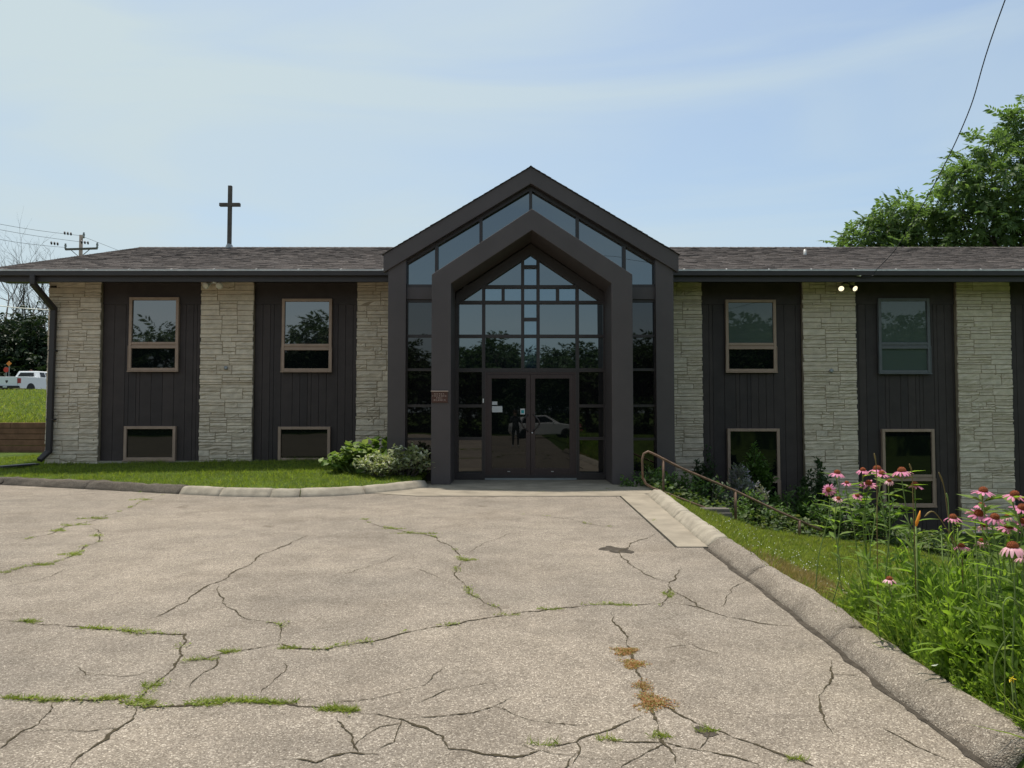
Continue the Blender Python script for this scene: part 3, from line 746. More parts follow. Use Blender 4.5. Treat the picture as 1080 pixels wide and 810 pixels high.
sub(mb.build('shingles', M['shingle'], fix=False), roof)
mb = MB(); x = RX0
while x < RX1:
    mb.add([(x, RY-.15, RZ-.035), (x+.31, RY-.15, RZ-.045), (x+.31, RY, RZ+.012), (x, RY, RZ+.024), (x, RY+.15, RZ-.035), (x+.31, RY+.15, RZ-.045)], [(0,1,2,3),(3,2,5,4)]); x += .27
sub(mb.build('ridge_cap', M['shingle'], fix=False), roof)
# rake boards
mb = MB()
for X_ in (RX0-.03, RX1):
    mb = MB(); mb.prism([(EY, EZ-.24), (RY, RZ-.26), (2*RY-EY, EZ-.24), (2*RY-EY, EZ-.02), (RY, RZ-.02), (EY, EZ-.02)], X_, X_+.03, 'x')
    part(mb, 'rake_board', M['fascia'])
# vent pipe
vp = W(849, 268, 23.2); mb = MB()
mb.tube([(vp.x, 23.2, vp.z-.25), (vp.x, 23.2, vp.z+.14)], .045, 10); mb.lathe([(.16, -.13), (.10, -.02), (.05, .02)], 12, Matrix.Translation((vp.x, 23.2, vp.z-.1)))
sub(mb.build('vent_pipe', M['drip'], smooth=True), roof)
# fascia, soffit, gutter on both sides of the gable
cx = .44
SZ = 5.04; FZ = 4.895
def eave(x0, x1):
    mb_ = MB(); mb_.box(x0, x1, EY-.01, EY+.03, FZ, EZ-.06); fo = part(mb_, 'fascia_board', M['fascia'])
    mb_ = MB(); mb_.box(x0, x1, EY+.032, WALL+.15, SZ, SZ+.02); part(mb_, 'soffit', M['fascia'])
    mb_ = MB(); pr = [(EY-.012, EZ-.05), (EY-.012, EZ-.165), (EY-.105, EZ-.165), (EY-.115, EZ-.155), (EY-.115, EZ-.025), (EY-.105, EZ-.025), (EY-.105, EZ-.15), (EY-.022, EZ-.15), (EY-.022, EZ-.05)]
    mb_.prism(pr, x0, x1, 'x'); g = part(mb_, 'gutter', M['fascia'])
    mb_ = MB(); mb_.box(x0, x1, EY-.130, EY-.1155, EZ-.050, EZ-.010); sub(mb_.build('gutter_lip', M['drip']), g)
    x = x0+.55
    while x < x1-.1:
        m2 = MB(); m2.bar((x, EY-.12, EZ-.022), (x+.03, EY+.02, EZ+.03), .03, .006); sub(m2.build('gutter_hanger', M['drip']), g); x += 1.07
eave(RX0, cx-3.33); eave(cx+3.33, RX1)

# gabled entrance volume
GY0 = 17.0                                   # gable front plane
GLZ = 17.6                                   # entrance glazing plane
GT = 17.26                                   # gable glazing plane
gax, gaz = cx, WZ(176, GY0)
ghw = 3.42; gez = WZ(268.5, GY0)
th = WZ(176, GY0)-WZ(193.5, GY0)
slope = (gaz-gez)/ghw
mb = MB()
mb.prism([(cx-ghw, gez), (cx, gaz), (cx+ghw, gez), (cx+ghw, gez-th-.01), (cx+ghw-.03, gez-th-.01), (cx, gaz-th), (cx-ghw+.03, gez-th-.01), (cx-ghw, gez-th-.01)], GY0, GY0+.16)
part(mb, 'gable_fascia', M['trim'], bevel=.008)
mb = MB()
mb.prism([(cx-ghw+.01, gez-.02), (cx, gaz-.02), (cx+ghw-.01, gez-.02), (cx+ghw-.01, gez-.10), (cx, gaz-.10), (cx-ghw+.01, gez-.10)], GY0+.161, 26.2)
gr = part(mb, 'gable_roof', M['fascia'])
mb = MB(); gl = math.hypot(ghw, gaz-gez)
shingle_slope(mb, (cx-ghw-.03, GY0-.03, gez-.012), (0,1,0), (ghw, 0, gaz-gez), 9.2, gl+.03, edge=.012)
shingle_slope(mb, (cx+ghw+.03, GY0-.03, gez-.012), (0,1,0), (-ghw, 0, gaz-gez), 9.2, gl+.03, edge=.012)
sub(mb.build('shingles', M['shingle'], fix=False), gr)
mb = MB(); y = GY0-.04
while y < 26:
    mb.add([(cx-.14, y, gaz-.09), (cx, y, gaz+.025), (cx+.14, y, gaz-.09), (cx-.14, y+.3, gaz-.1), (cx, y+.3, gaz+.012), (cx+.14, y+.3, gaz-.1)], [(0,1,4,3),(1,2,5,4)]); y += .26
sub(mb.build('ridge_cap', M['shingle'], fix=False), gr)
CY = GY0+.06
xl0, xl1, xr0, xr1 = WX(408.5, CY), WX(427.5, CY), WX(692.5, CY), WX(711.5, CY)
ctop = gez-th
def sz(x): return gaz-th-abs(x-cx)*slope
for a, b, inn in ((xl0, xl1, xl1), (xr0, xr1, xr0)):
    mb = MB(); mb.prism([(a, -.05), (b, -.05), (b, sz(b)-.004), (a, sz(a)-.004)], CY, GLZ+.10)
    part(mb, 'gable_column', M['trim'], bevel=.008)
for a, b, z in ((xl0+.05, xl1-.01, -.05), (xr0+.01, xr1-.05, -1.2)):
    mb = MB(); mb.box(a, b, GLZ+.101, WALL+.1, z, 4.95); part(mb, 'side_wall', M['siding'])
# boards under the gable slope (inner trim line)
mb = MB()
for s_ in (-1, 1):
    e = cx + s_*(ghw-.34)
    mb.prism([(cx, gaz-th-.003), (e, sz(e)-.003), (e, sz(e)-.07), (cx, gaz-th-.07)], GY0+.17, GT+.02)
    mb.prism([(cx, gaz-th-.071), (e, sz(e)-.071), (e, sz(e)-.10), (cx, gaz-th-.10)], GT-.09, GT+.05)
glz = part(mb, 'glazing_frame', M['frame_dark'])
# transom mullions and panes above the portal
TM = [427.5, 460, 507, 560.4, 609.5, 659, 692.5]
TX = [WX(p, GT) for p in TM]; TX[3] = cx
zt0, zt1 = WZ(301.5, GT), WZ(317.5, GT)
PF = 16.3
poz, poa = WZ(290, PF), WZ(220.7, PF)
phw = (WX(668, PF)-WX(454.7, PF))/2; pcx = (WX(668, PF)+WX(454.7, PF))/2
psl = (poa-poz)/phw
def pz(x): return poa-abs(x-pcx)*psl
for x in TX[1:-1]:
    mb = MB(); hi = sz(x)-.075; lo = pz(x)-.25
    mb.box(x-.035, x+.035, GT-.08, GT+.05, lo, hi); part(mb, 'transom_mullion', M['frame_dark'])
for a, b in ((TX[0], TX[1]), (TX[-2], TX[-1])):
    mb = MB(); mb.box(a, b, GT-.08, GT+.05, zt0-.05, zt0+.02); part(mb, 'transom_rail', M['frame_dark'])
for i in range(6):
    a, b = TX[i]+.02, TX[i+1]-.02
    def low(x): return max(zt0+.0, pz(x)-.35) if i in (0, 5) else pz(x)-.35
    if i in (2, 3) or True:
        poly = [(a, low(a)), (b, low(b)), (b, sz(b)-.085), (a, sz(a)-.085)]
    pane('pane', poly, GT+.02, M['glass'], glz, .0012)
# spandrel bands between transom and side lights
mb = MB()
for a, b in ((TX[0]+.0, TX[1]+.1), (TX[-2]-.1, TX[-1])):
    mb = MB(); mb.box(a, b, GT-.10, GT+.04, zt1+.03, zt0-.051); part(mb, 'spandrel_band', M['trim'])
# side lights outside the portal
RWS = [317.5, 354.5, 390, 428, 463, 498]
RZs = [WZ(p, GT) for p in RWS]
SL = [(TX[0], pcx-phw+.1), (pcx+phw-.1, TX[-1])]
for a, b in SL:
    mb = MB()
    for z in RZs[:-1]: mb.box(a+.05, b, GT-.05, GT+.05, z-.03, z+.03)
    mb.box(a+.05, b, GT-.05, GT+.05, 0, .22)
    e = a if a < 0 else b-.05
    mb.box(e, e+.05, GT-.06, GT+.05, 0, zt1+.03)
    part(mb, 'side_light_frame', M['frame_dark'])
for a, b in SL:
    for z0, z1 in zip([.22]+RZs[::-1][1:], RZs[::-1][1:]):
        pane('pane', rect(a+.03, b, z0, z1), GT+.0, M['glass_mid'], glz)

# the portal frame
ilx, irx = WX(475.3, PF), WX(645.5, PF)
iz, ia = WZ(299.5, PF), WZ(243.3, PF)
poly = [(pcx-phw, 0.0), (pcx-phw, poz), (pcx, poa), (pcx+phw, poz), (pcx+phw, 0.0), (irx, 0.0), (irx, iz), (pcx, ia), (ilx, iz), (ilx, 0.0)]
mb = MB(); mb.prism([(a, b+.014) for a, b in poly], PF, GLZ-.10)
part(mb, 'entrance_portal', M['trim'], bevel=.012)

# glazing inside the portal
VX = {k: WX(v, GLZ) for k, v in dict(l=482.5, a=510, c=551.3, d=567.6, b=609, r=637.5, h1=530.6, h2=588.3).items()}
HZ_ = {k: WZ(v, GLZ) for k, v in dict(t=281.8, u=302.8, v=319.2, w=337, x=354.8, y=390.5).items()}
isl = (ia-iz)/((irx-ilx)/2)
def iz_(x): return ia-.27-abs(x-pcx)*isl      # sloped head of the glazing, below the portal soffit
zap = ia-.27
mb = MB(); fw = .038; y0, y1 = GLZ-.085, GLZ+.045
for k, top in (('a', None), ('c', None), ('d', None), ('b', None)):
    x = VX[k]; mb.box(x-fw, x+fw, y0, y1, 0.02 if k in 'ab' else HZ_['y'], iz_(x)+.1)
e = .003
mb.box(VX['l']-.12, VX['l']+.03, y0, y1, .02, iz_(VX['l'])+.1); mb.box(VX['r']-.03, VX['r']+.12, y0, y1, .02, iz_(VX['r'])+.1)
def hb(x0, x1, z, t=.036): mb.box(x0, x1, y0+e, y1-e, z-t, z+t)
hb(VX['c'], VX['d'], HZ_['t']); hb(VX['l'], VX['r'], HZ_['u']) ; hb(VX['l'], VX['r'], HZ_['v']); hb(VX['c'], VX['d'], HZ_['w'])
hb(VX['l'], VX['r'], HZ_['x']); hb(VX['l'], VX['r'], HZ_['y'], .045)
for k in ('h1', 'h2'): mb.box(VX[k]-fw, VX[k]+fw, y0+.001, y1-.001, HZ_['v']+.03, HZ_['u']-.03)
for a, b in (('l', 'a'), ('b', 'r')):
    hb(VX[a], VX[b], RZs[3]); hb(VX[a], VX[b], RZs[4]); mb.box(VX[a], VX[b], y0+e, y1-e, .02, .17)
for s_ in (-1, 1):
    ee = pcx + s_*(irx-ilx)/2
    mb.prism([(pcx, zap+.26), (ee, iz_(ee)+.26), (ee, iz_(ee)-.01), (pcx, zap-.01)], y0-.01, y1+.02)
part(mb, 'entrance_mullions', M['frame_dark'])
def clip(x0, x1, z0, z1):
    """rectangle under the sloped head"""
    pts = [(x0, z0), (x1, z0)]
    xs = [x1, x0] if (x1 <= pcx or x0 >= pcx) else [x1, pcx, x0]
    for x in xs: pts.append((x, max(z0, min(z1, iz_(x)+.05))))
    return pts
PA = []
cols = [('l','a'),('a','c'),('c','d'),('d','b'),('b','r')]
for a, b in cols:
    blue = a == 'c'
    top = zap+.1
    rows = [(HZ_['y'], HZ_['x']), (HZ_['x'], HZ_['v']), (HZ_['v'], HZ_['u']), (HZ_['u'], top)]
    if blue: rows = [(HZ_['y'], HZ_['x']), (HZ_['x'], HZ_['w']), (HZ_['w'], HZ_['v']), (HZ_['v'], HZ_['u']), (HZ_['u'], HZ_['t']), (HZ_['t'], top)]
    for z0, z1 in rows:
        if (a, b) in (('a','c'), ('d','b')) and abs(z0-HZ_['v']) < 1e-6:
            h = VX['h1'] if a == 'a' else VX['h2']
            PA.append((rect(VX[a], h, z0, z1), 'glass_blue')); PA.append((rect(h, VX[b], z0, z1), 'glass_blue')); continue
        PA.append((clip(VX[a], VX[b], z0, z1), 'glass_blue' if blue and z0 > HZ_['x']-.01 else ('glass_blue' if blue else 'glass')))
for a, b in (('l','a'), ('b','r')):
    for z0, z1 in ((.17, RZs[4]), (RZs[4], RZs[3]), (RZs[3], HZ_['y'])): PA.append((rect(VX[a], VX[b], z0, z1), 'glass_mid'))
for poly, g in PA: pane('pane', poly, GLZ+.0, M[g], glz)
# threshold
mb = MB(); mb.box(VX['a']+.04, VX['b']-.04, GLZ-.16, GLZ+.04, .014, .05); part(mb, 'threshold', M['steel'])
mb = MB(); mb.box(ilx+.005, irx-.005, GLZ-.099, GLZ-.087, .016, .12); part(mb, 'base_board', M['frame_dark'])
# doors
dx0, dx1 = VX['a']+.04, VX['b']-.04; dm = (dx0+dx1)/2; dz0, dz1 = .055, HZ_['y']-.05
for k, (a, b) in enumerate(((dx0+.05, dm-.004), (dm+.004, dx1-.05))):
    mb = MB(); y0, y1 = GLZ-.07, GLZ-.02; st = .105
    mb.box(a, a+st, y0, y1, dz0, dz1-.05); mb.box(b-st, b, y0, y1, dz0, dz1-.05)
    mb.box(a+st, b-st, y0+.002, y1, dz1-.05-.10, dz1-.05); mb.box(a+st, b-st, y0+.002, y1, dz0, dz0+.22)
    d = part(mb, 'door', M['door_dark'], bevel=.004)
    pane('pane', rect(a+st, b-st, dz0+.22, dz1-.15), GLZ-.045, M['glass_dark'], d, .0008)
    hx = b-.05 if k == 0 else a+.05; s_ = -1 if k == 0 else 1; zc = WZ(446, GLZ)
    mb = MB(); mb.tube([(hx + s_*(.005+.15*math.sin(PI*t/10)), y0-.05*math.sin(PI*min(1, max(0, t/10))) - .005, zc-.20+.40*t/10) for t in range(11)], .017, 8)
    sub(mb.build('pull_handle', M['frame_dark'], smooth=True), d)
    if k == 1:
        p = W(560.9, 456.6, y0-.01); mb = MB(); mb.lathe([(.022, 0), (.022, .014), (.012, .018)], 12, Matrix.Translation((a+.035, y0, p.z)) @ Matrix.Rotation(R(90), 4, 'X'))
        sub(mb.build('lock', M['chrome'], smooth=True), d)
    mb = MB(); c = (a+b)/2; mb.box(c-.03, c+.03, y0-.006, y0, dz0+.14, dz0+.155); sub(mb.build('kick_label', M['drip']), d)
    if k == 0:
        mb = MB()
        for p0, p1, q0, q1 in ((518.9, 524.5, 423.5, 427), (518.9, 529.8, 428.3, 434.8)):
            mb.box(WX(p0, GLZ-.05), WX(p1, GLZ-.05), GLZ-.052, GLZ-.0495, WZ(q1, GLZ-.05), WZ(q0, GLZ-.05))
        sub(mb.build('notice', M['notice']), d)
        mb = MB(); mb.box(WX(548.8, GLZ-.05), WX(553.6, GLZ-.05), GLZ-.052, GLZ-.0495, WZ(437, GLZ-.05), WZ(431, GLZ-.05)); st_ = sub(mb.build('sticker', M['notice']), d)
        mb = MB(); mb.box(WX(549.7, GLZ-.05), WX(552.7, GLZ-.05), GLZ-.0545, GLZ-.0525, WZ(435.8, GLZ-.05), WZ(432.6, GLZ-.05)); sub(mb.build('sticker', M['notice_teal']), d)
mb = MB(); y0 = GLZ-.08
mb.box(dx0, dx0+.05, y0, GLZ, .05, dz1); mb.box(dx1-.05, dx1, y0, GLZ, .05, dz1); mb.box(dx0+.05, dx1-.05, y0+.002, GLZ, dz1-.045, dz1)
part(mb, 'door_frame', M['door_dark'])
mb = MB(); p = W(509.6, 422.6, GLZ-.1); mb.box(p.x-.014, p.x+.014, GLZ-.10, GLZ-.086, p.z-.05, p.z+.05); part(mb, 'doorbell', M['white'], bevel=.004)

# ------------------------------------------------------------------ things on and around the building
# plaque
p0 = W(455.2, 413.3, PF); p1 = W(472.4, 424.6, PF)
pl = empty('plaque', ((p0.x+p1.x)/2, PF, p1.z), 0, 'small brown bronze plaque with raised lettering on the left portal leg', 'plaque')
mb = MB(); mb.box(p0.x, p1.x, PF-.03, PF-.002, p1.z, p0.z); o = local(mb.build('plate', M['bronze'], bevel=.004), pl)
mb = MB(); mb.box(p0.x-.01, p1.x+.01, PF-.055, PF-.002, p0.z+.002, p0.z+.026); local(mb.build('top_ledge', M['bronze_light'], bevel=.004), pl)
mb = MB(); wd_ = p1.x-p0.x; hh = p0.z-p1.z
for k, (s0, s1) in enumerate(((.18, .78), (.06, .92), (.30, .66), (.14, .80))):
    x = s0
    while x < s1:
        l_ = rng.uniform(.05, .13)
        for q in range(int(l_/.022)):
            xx = p0.x+wd_*(x+q*.022); zz = p1.z+hh*(.76-k*.19)
            mb.box(xx, xx+wd_*.014, PF-.036, PF-.030, zz, zz+hh*rng.uniform(.07, .11))
        x += l_+.035
local(mb.build('lettering', M['bronze_light']), pl)

# flood lights
def flood(px, py, m, label):
    c = W(px, py, WALL-.28); r_ = empty('flood_light', (c.x, WALL-.05, SZ-.02), 0, label, 'light')
    mb_ = MB(); mb_.lathe([(.06, 0), (.06, -.03), (.03, -.05)], 12, Matrix.Translation((c.x, WALL-.2, SZ-.002))); local(mb_.build('base', M['white'] if m == 'lamp_off' else M['frame_dark'], smooth=True), r_)
    for s_ in (-1, 1):
        h = Vector((c.x+s_*.17, WALL-.30, c.z)); dirv = Vector((s_*.25, -.85, -.45)).normalized()
        q = dirv.to_track_quat('Z', 'Y').to_matrix().to_4x4(); Mx = Matrix.Translation(h) @ q
        mb_ = MB(); mb_.lathe([(.03, -.16), (.045, -.12), (.055, -.05), (.085, 0.03), (.088, .045)], 14, Mx)
        mb_.tube([(c.x+s_*.02, WALL-.2, SZ-.04), (c.x+s_*.10, WALL-.22, SZ-.07), h-dirv*.14], .014, 8)
        hd = local(mb_.build('lamp_head', M['white'] if m == 'lamp_off' else M['frame_dark'], smooth=True), r_)
        mb_ = MB(); mb_.lathe([(.078, .035), (.06, .055), (.02, .062)], 14, Mx)
        l_ = mb_.build('lens', M[m], smooth=True); l_.parent = hd
    return r_
flood(225, 301, 'lamp_off', 'white unlit twin flood light under the eave above left stone pier')
flood(893.5, 304, 'lamp_on', 'lit twin flood light glowing under the eave above right stone pier')

# downspout with elbow at the left corner
ds = empty('downspout', (-12.0, WALL-.2, .2), 0, 'dark brown downspout running down the left stone corner of the building', 'downspout')
a = W(35.2, 292, EY-.06); b = W(35.2, 300, EY-.06); c = W(57, 325, WALL-.13)
mb = MB(); mb.bar((a.x, EY-.06, EZ-.13), (b.x, EY-.06, b.z), .13, .12, (0,1,0)); mb.bar((b.x-.02, EY-.06, b.z+.03), (c.x+.01, WALL-.13, c.z-.03), .13, .12, (0,1,0))
local(mb.build('elbow', M['fascia'], bevel=.012), ds)
zb = hz(-12, 19.2)
mb = MB(); mb.bar((c.x, WALL-.14, c.z+.02), (c.x-.035, WALL-.14, zb+.30), .14, .10, (0,1,0)); local(mb.build('pipe', M['fascia'], bevel=.012), ds)
mb = MB(); mb.bar((c.x-.035, WALL-.13, zb+.36), (c.x-.10, WALL-.42, zb+.14), .13, .10, (0,1,0)); local(mb.build('outlet', M['fascia'], bevel=.01), ds)
mb = MB()
for z in (3.2, 1.4): mb.box(c.x-.10, c.x+.09, WALL-.198, WALL-.06, z, z+.03)
local(mb.build('strap', M['fascia']), ds)
mb = MB(); mb.bar((c.x-.15, WALL-.45, zb+.05), (c.x-.55, WALL-1.25, zb+.03), .28, .04, (0,0,1)); 
tag(mb.build('splash_board', M['fascia']), 'dark splash board lying on the grass below the downspout', 'splash board')

# cross on the roof
cp = W(241.8, 262, 26.5); ct = W(242.2, 196, 26.5); ca = W(242, 216, 26.5)
cr = empty('cross', (cp.x, 26.5, RZ), 0, 'tall plain timber cross standing on the roof ridge', 'cross')
mb = MB(); mb.box(cp.x-.065, cp.x+.065, 26.44, 26.56, RZ-.05, ct.z); local(mb.build('upright', M['cross'], bevel=.01), cr)
mb = MB(); mb.box(cp.x-.37, cp.x+.37, 26.432, 26.568, ca.z-.06, ca.z+.06); local(mb.build('crossbeam', M['cross'], bevel=.01), cr)
mb = MB(); mb.lathe([(.16, -.08), (.11, .06), (.07, .10)], 8, Matrix.Translation((cp.x, 26.5, RZ+.03))); local(mb.build('base', M['steel']), cr)

# service cable from the eave out over the lot, attachment on the fascia
cb = empty('service_cable', (8.8, EY-.05, 5.0), 0, 'thin black overhead cable sagging from the right eave up past the treetop', 'cable')
A = W(905, 291, EY-.05); B = W(925, 284, EY-.35); C = W(978, 208, 12.3); Dp = W(1060, 0, 8.77)
ctrl = [A, A+Vector((.28, -.12, -.03)), B, W(945, 262, 16.2), C, W(1020, 122, 10.3), Dp, Vector((4.1, 3.0, 8.35)), Vector((.8, -8, 10.9)), Vector((-6, -31, 12.7))]
def crom(P, n=10):
    out = []
    for i in range(len(P)-1):
        p0, p1, p2, p3 = P[max(0, i-1)], P[i], P[i+1], P[min(len(P)-1, i+2)]
        for k in range(n):
            t = k/n; out.append(.5*((2*p1)+(p2-p0)*t+(2*p0-5*p1+4*p2-p3)*t*t+(3*p1-p0-3*p2+p3)*t**3))
    return out+[P[-1]]
mb = MB(); mb.tube(crom(ctrl), .0075, 6); local(mb.build('cable', M['wire'], smooth=True), cb)
mb = MB(); mb.tube([A+Vector((-.06, .02, .05)), A+Vector((.05, -.05, -.01))], [.05, .02], 8); local(mb.build('bracket', M['lamp_off'], smooth=True), cb)
upole = empty('utility_pole', (-6, -31.2, .2), 0, 'plain timber pole behind the viewer carrying the overhead cable', 'utility pole')
mb = MB(); mb.tube([(-6, -31.2, 0), (-6, -31.2, 13)], [.15, .10], 10); local(mb.build('pole', M['pole'], smooth=True), upole)

# handrail
hr = empty('handrail', (2.75, 14.5, -.1), 0, 'rusty brown pipe handrail sloping down beside the steps right of the entrance', 'handrail')
HY = 14.5
def hp(px, py): return W(px, py, HY)
mb = MB(); mb.tube([hp(678, 505), hp(677.6, 494), hp(677.4, 484), hp(679, 478.5), hp(683.5, 476.2), hp(690, 479), hp(720, 494.5), hp(775, 517.5), hp(820, 539), hp(866, 559)], .023, 10); local(mb.build('top_rail', M['rail'], smooth=True), hr)
mb = MB(); mb.tube([hp(678, 504), hp(681, 510), hp(688, 514.5), hp(700, 519), hp(730, 530.5), hp(772, 546)], .022, 10); local(mb.build('lower_rail', M['rail'], smooth=True), hr)
for px, y0_, y1_ in ((699.5, 485, 532), (775.5, 518.5, 552), (843, 549, 568)):
    mb = MB(); t = hp(px, y0_); q = hp(px+.5, y1_); mb.tube([t, q], .027 if px > 770 else .022, 10); local(mb.build('post', M['rail'], smooth=True), hr)
# steps next to the rail
st = empty('garden_steps', (3.0, 15.2, -.1), 0, 'low concrete steps going down behind the handrail among plants', 'steps')
for i in range(7):
    x = 3.0+i*.62; z = -.52-.15*i
    mb = MB(); mb.box(x, x+.66, 14.62, 15.9, z-.5, z); local(mb.build('step', M['pole'], bevel=.012), st)
mb = MB(); a = W(742, 538, 14.2); mb.box(a.x, a.x+.52, 14.25, 14.5, -.75, WZ(537, 14.2)); mb.box(a.x+.06, a.x+.55, 14.2, 14.26, -.8, WZ(541, 14.2))
tag(mb.build('kerb_block', M['pole'], bevel=.01), 'weathered timber block below the handrail post at the lawn edge', 'block')

# retaining wall
rw = empty('retaining_wall', (-20, 24.5, .3), 0, 'reddish brown timber retaining wall below the grass bank on the left', 'wall')
for k in range(6):
    mb = MB(); x = -46-rng.uniform(0, 2)
    while x < -11:
        mb.box(x, min(-11, x+2.4)-.006, 24.40+rng.uniform(0,.015), 24.58, .15+k*.19, .15+(k+1)*.19-.012); x += 2.4
    local(mb.build('beam', M['wood_red'], bevel=.012), rw)

# ------------------------------------------------------------------ street at the back left: pickup, signs, pole, trees
def wheel(mb_t, mb_r, x, y, z, r_, wd):
    pr = [(r_*.62, -wd/2), (r_*.92, -wd/2), (r_, -wd/3), (r_, wd/3), (r_*.92, wd/2), (r_*.62, wd/2)]
    Mx = Matrix.Translation((x, y, z)) @ Matrix.Rotation(R(90), 4, 'X')
    mb_t.lathe(pr, 20, Mx); mb_r.lathe([(0.02, -wd*.42), (r_*.6, -wd*.46), (r_*.62, wd*.46), (0.02, wd*.42)], 12, Mx)
def pickup():
    # local: x forward, tail at x=0, y left, ground z=0
    r_ = empty('pickup_truck', (0,0,0), 0, 'white pickup truck parked on the street beyond the grass bank', 'pickup truck')
    mb = MB(); mb.prism([(.0,.62),(.0,1.38),(2.0,1.40),(2.0,1.42),(4.15,1.42),(4.3,1.34),(5.6,1.26),(5.78,1.1),(5.8,.6),(5.35,.5),(.1,.5)], -.98, -.80); mb.prism([(.0,.62),(.0,1.38),(2.0,1.40),(2.0,1.42),(4.15,1.42),(4.3,1.34),(5.6,1.26),(5.78,1.1),(5.8,.6),(5.35,.5),(.1,.5)], .80, .98)
    mb.box(.1, 5.6, -.80, .80, .5, .95); mb.box(3.9, 5.7, -.80, .80, .95, 1.28); mb.box(2.0, 2.1, -.8, .8, .95, 1.4)
    mb.build('body', M['white_car'], r_, bevel=.04)
    mb = MB(); b4 = [(2.05, 1.42), (2.25, 1.93), (3.7, 1.95), (4.4, 1.40)]
    vs = []
    for s_ in (-1, 1):
        for (x, z), k in zip(b4, (.92, .74, .74, .92)): vs.append((x, s_*k, z))
    mb.add(vs, [(0,1,2,3),(7,6,5,4),(0,4,5,1),(1,5,6,2),(2,6,7,3),(3,7,4,0)]); cab = mb.build('cab', M['white_car'], r_, bevel=.05)
    mb = MB()
    mb.add([(2.03, -.66, 1.50), (2.03, .66, 1.50), (2.16, .54, 1.80), (2.16, -.54, 1.80)], [(0,1,2,3)]); mb.build('rear_window', M['car_glass'], cab)
    for s_ in (-1, 1):
        for x0, x1, x2, x3 in ((2.45, 2.50, 3.05, 3.05), (3.15, 3.15, 3.62, 4.05)):
            mb = MB(); y0_, y1_ = .925, .785; mb.add([(x0, s_*y0_, 1.47), (x3, s_*y0_, 1.47), (x2, s_*y1_, 1.84), (x1, s_*y1_, 1.84)], [(0,1,2,3)]); mb.build('side_window', M['car_glass'], cab)
    mb = MB(); mb.box(-.05, .06, -.80, .80, .66, 1.37); tg = mb.build('tailgate', M['white_car'], r_, bevel=.02)
    mb = MB(); mb.prism([(-.10,1.10),(.10,1.10),(.08,.96),(0,.88),(-.08,.96)], -.062, -.051, 'x'); mb.build('emblem', M['frame_dark'], tg)
    mb = MB(); mb.box(-.22, .04, -.97, .97, .52, .68); bp = mb.build('bumper', M['black'], r_, bevel=.03)
    mb = MB(); mb.box(-.235, -.222, -.16, .16, .54, .66); mb.build('licence_plate', M['notice'], bp)
    for s_ in (-1, 1):
        mb = MB(); mb.box(-.03, .14, s_*.90-.09, s_*.90+.09, .88, 1.26); mb.build('tail_light', M['red_lamp'], r_, bevel=.01)
    for x in (1.25, 4.75):
        for s_ in (-1, 1):
            t_, q = MB(), MB(); wheel(t_, q, x, s_*.86, .40, .40, .27); ww = t_.build('wheel', M['black'], r_, smooth=True); q.build('rim', M['chrome'], ww)
            mb = MB(); mb.lathe([(.47, -.02), (.50, 0), (.47, .02)], 20, Matrix.Translation((x, s_*.985, .44)) @ Matrix.Rotation(R(90), 4, 'X')); mb.build('wheel_arch', M['black'], r_)
    return r_
tr = pickup()
tr.location = (-38.4, 56.2, 3.04); tr.rotation_euler = (0, 0, R(88))

def car():
    r_ = empty('parked_car', (0,0,0), 0, 'white hatchback parked across the lot, reflected in the right entrance door', 'car')
    mb = MB(); pr = [(0,.45),(.02,.85),(.15,.98),(1.0,1.02),(3.2,.98),(4.25,.84),(4.45,.65),(4.45,.35),(4.2,.24),(.2,.24)]
    mb.prism(pr, -.87, .87); body = mb.build('body', M['white_car'], r_, bevel=.06)
    mb = MB(); g = [(.25, .97, .80), (.75, 1.44, .62), (1.6, 1.52, .62), (2.3, 1.48, .62), (3.25, .95, .80)]
    vs = [(x, s_*k, z) for s_ in (-1, 1) for x, z, k in g]
    mb.add(vs, [(0,1,2,3,4),(9,8,7,6,5),(0,5,6,1),(1,6,7,2),(2,7,8,3),(3,8,9,4),(4,9,5,0)]); cab = mb.build('cabin', M['white_car'], r_, bevel=.04)
    for s_ in (-1, 1):
        for q_ in ([(.55, 1.02, .80), (1.5, 1.02, .80), (1.5, 1.44, .665), (.9, 1.38, .67)], [(1.6, 1.02, .80), (2.85, 1.02, .80), (2.22, 1.42, .665), (1.6, 1.44, .665)]):
            mb = MB(); mb.add([(x, s_*(k+.012), z) for x, z, k in q_], [(0,1,2,3)]); mb.build('side_window', M['car_glass'], cab)
        mb = MB(); mb.lathe([(.02, 0), (.05, .05), (.07, .12)], 8, Matrix.Translation((2.75, s_*.92, 1.02)) @ Matrix.Rotation(R(90), 4, 'X')); mb.build('mirror', M['white_car'], r_)
        mb = MB(); mb.box(4.2, 4.44, s_*.66-.13, s_*.66+.13, .62, .76); mb.build('headlight', M['chrome'], r_, bevel=.02)
    mb = MB(); mb.add([(2.4,-.60,1.46),(2.4,.60,1.46),(3.17,.76,1.0),(3.17,-.76,1.0)], [(0,1,2,3)]); mb.build('windscreen', M['car_glass'], cab)
    for x in (.85, 3.55):
        for s_ in (-1, 1):
            t_, q = MB(), MB(); wheel(t_, q, x, s_*.80, .33, .33, .22); ww = t_.build('wheel', M['black'], r_, smooth=True); q.build('rim', M['chrome'], ww)
    return r_
c = car(); c.location = (-.25, -13.4, 0.0); c.rotation_euler = (0, 0, R(-8))

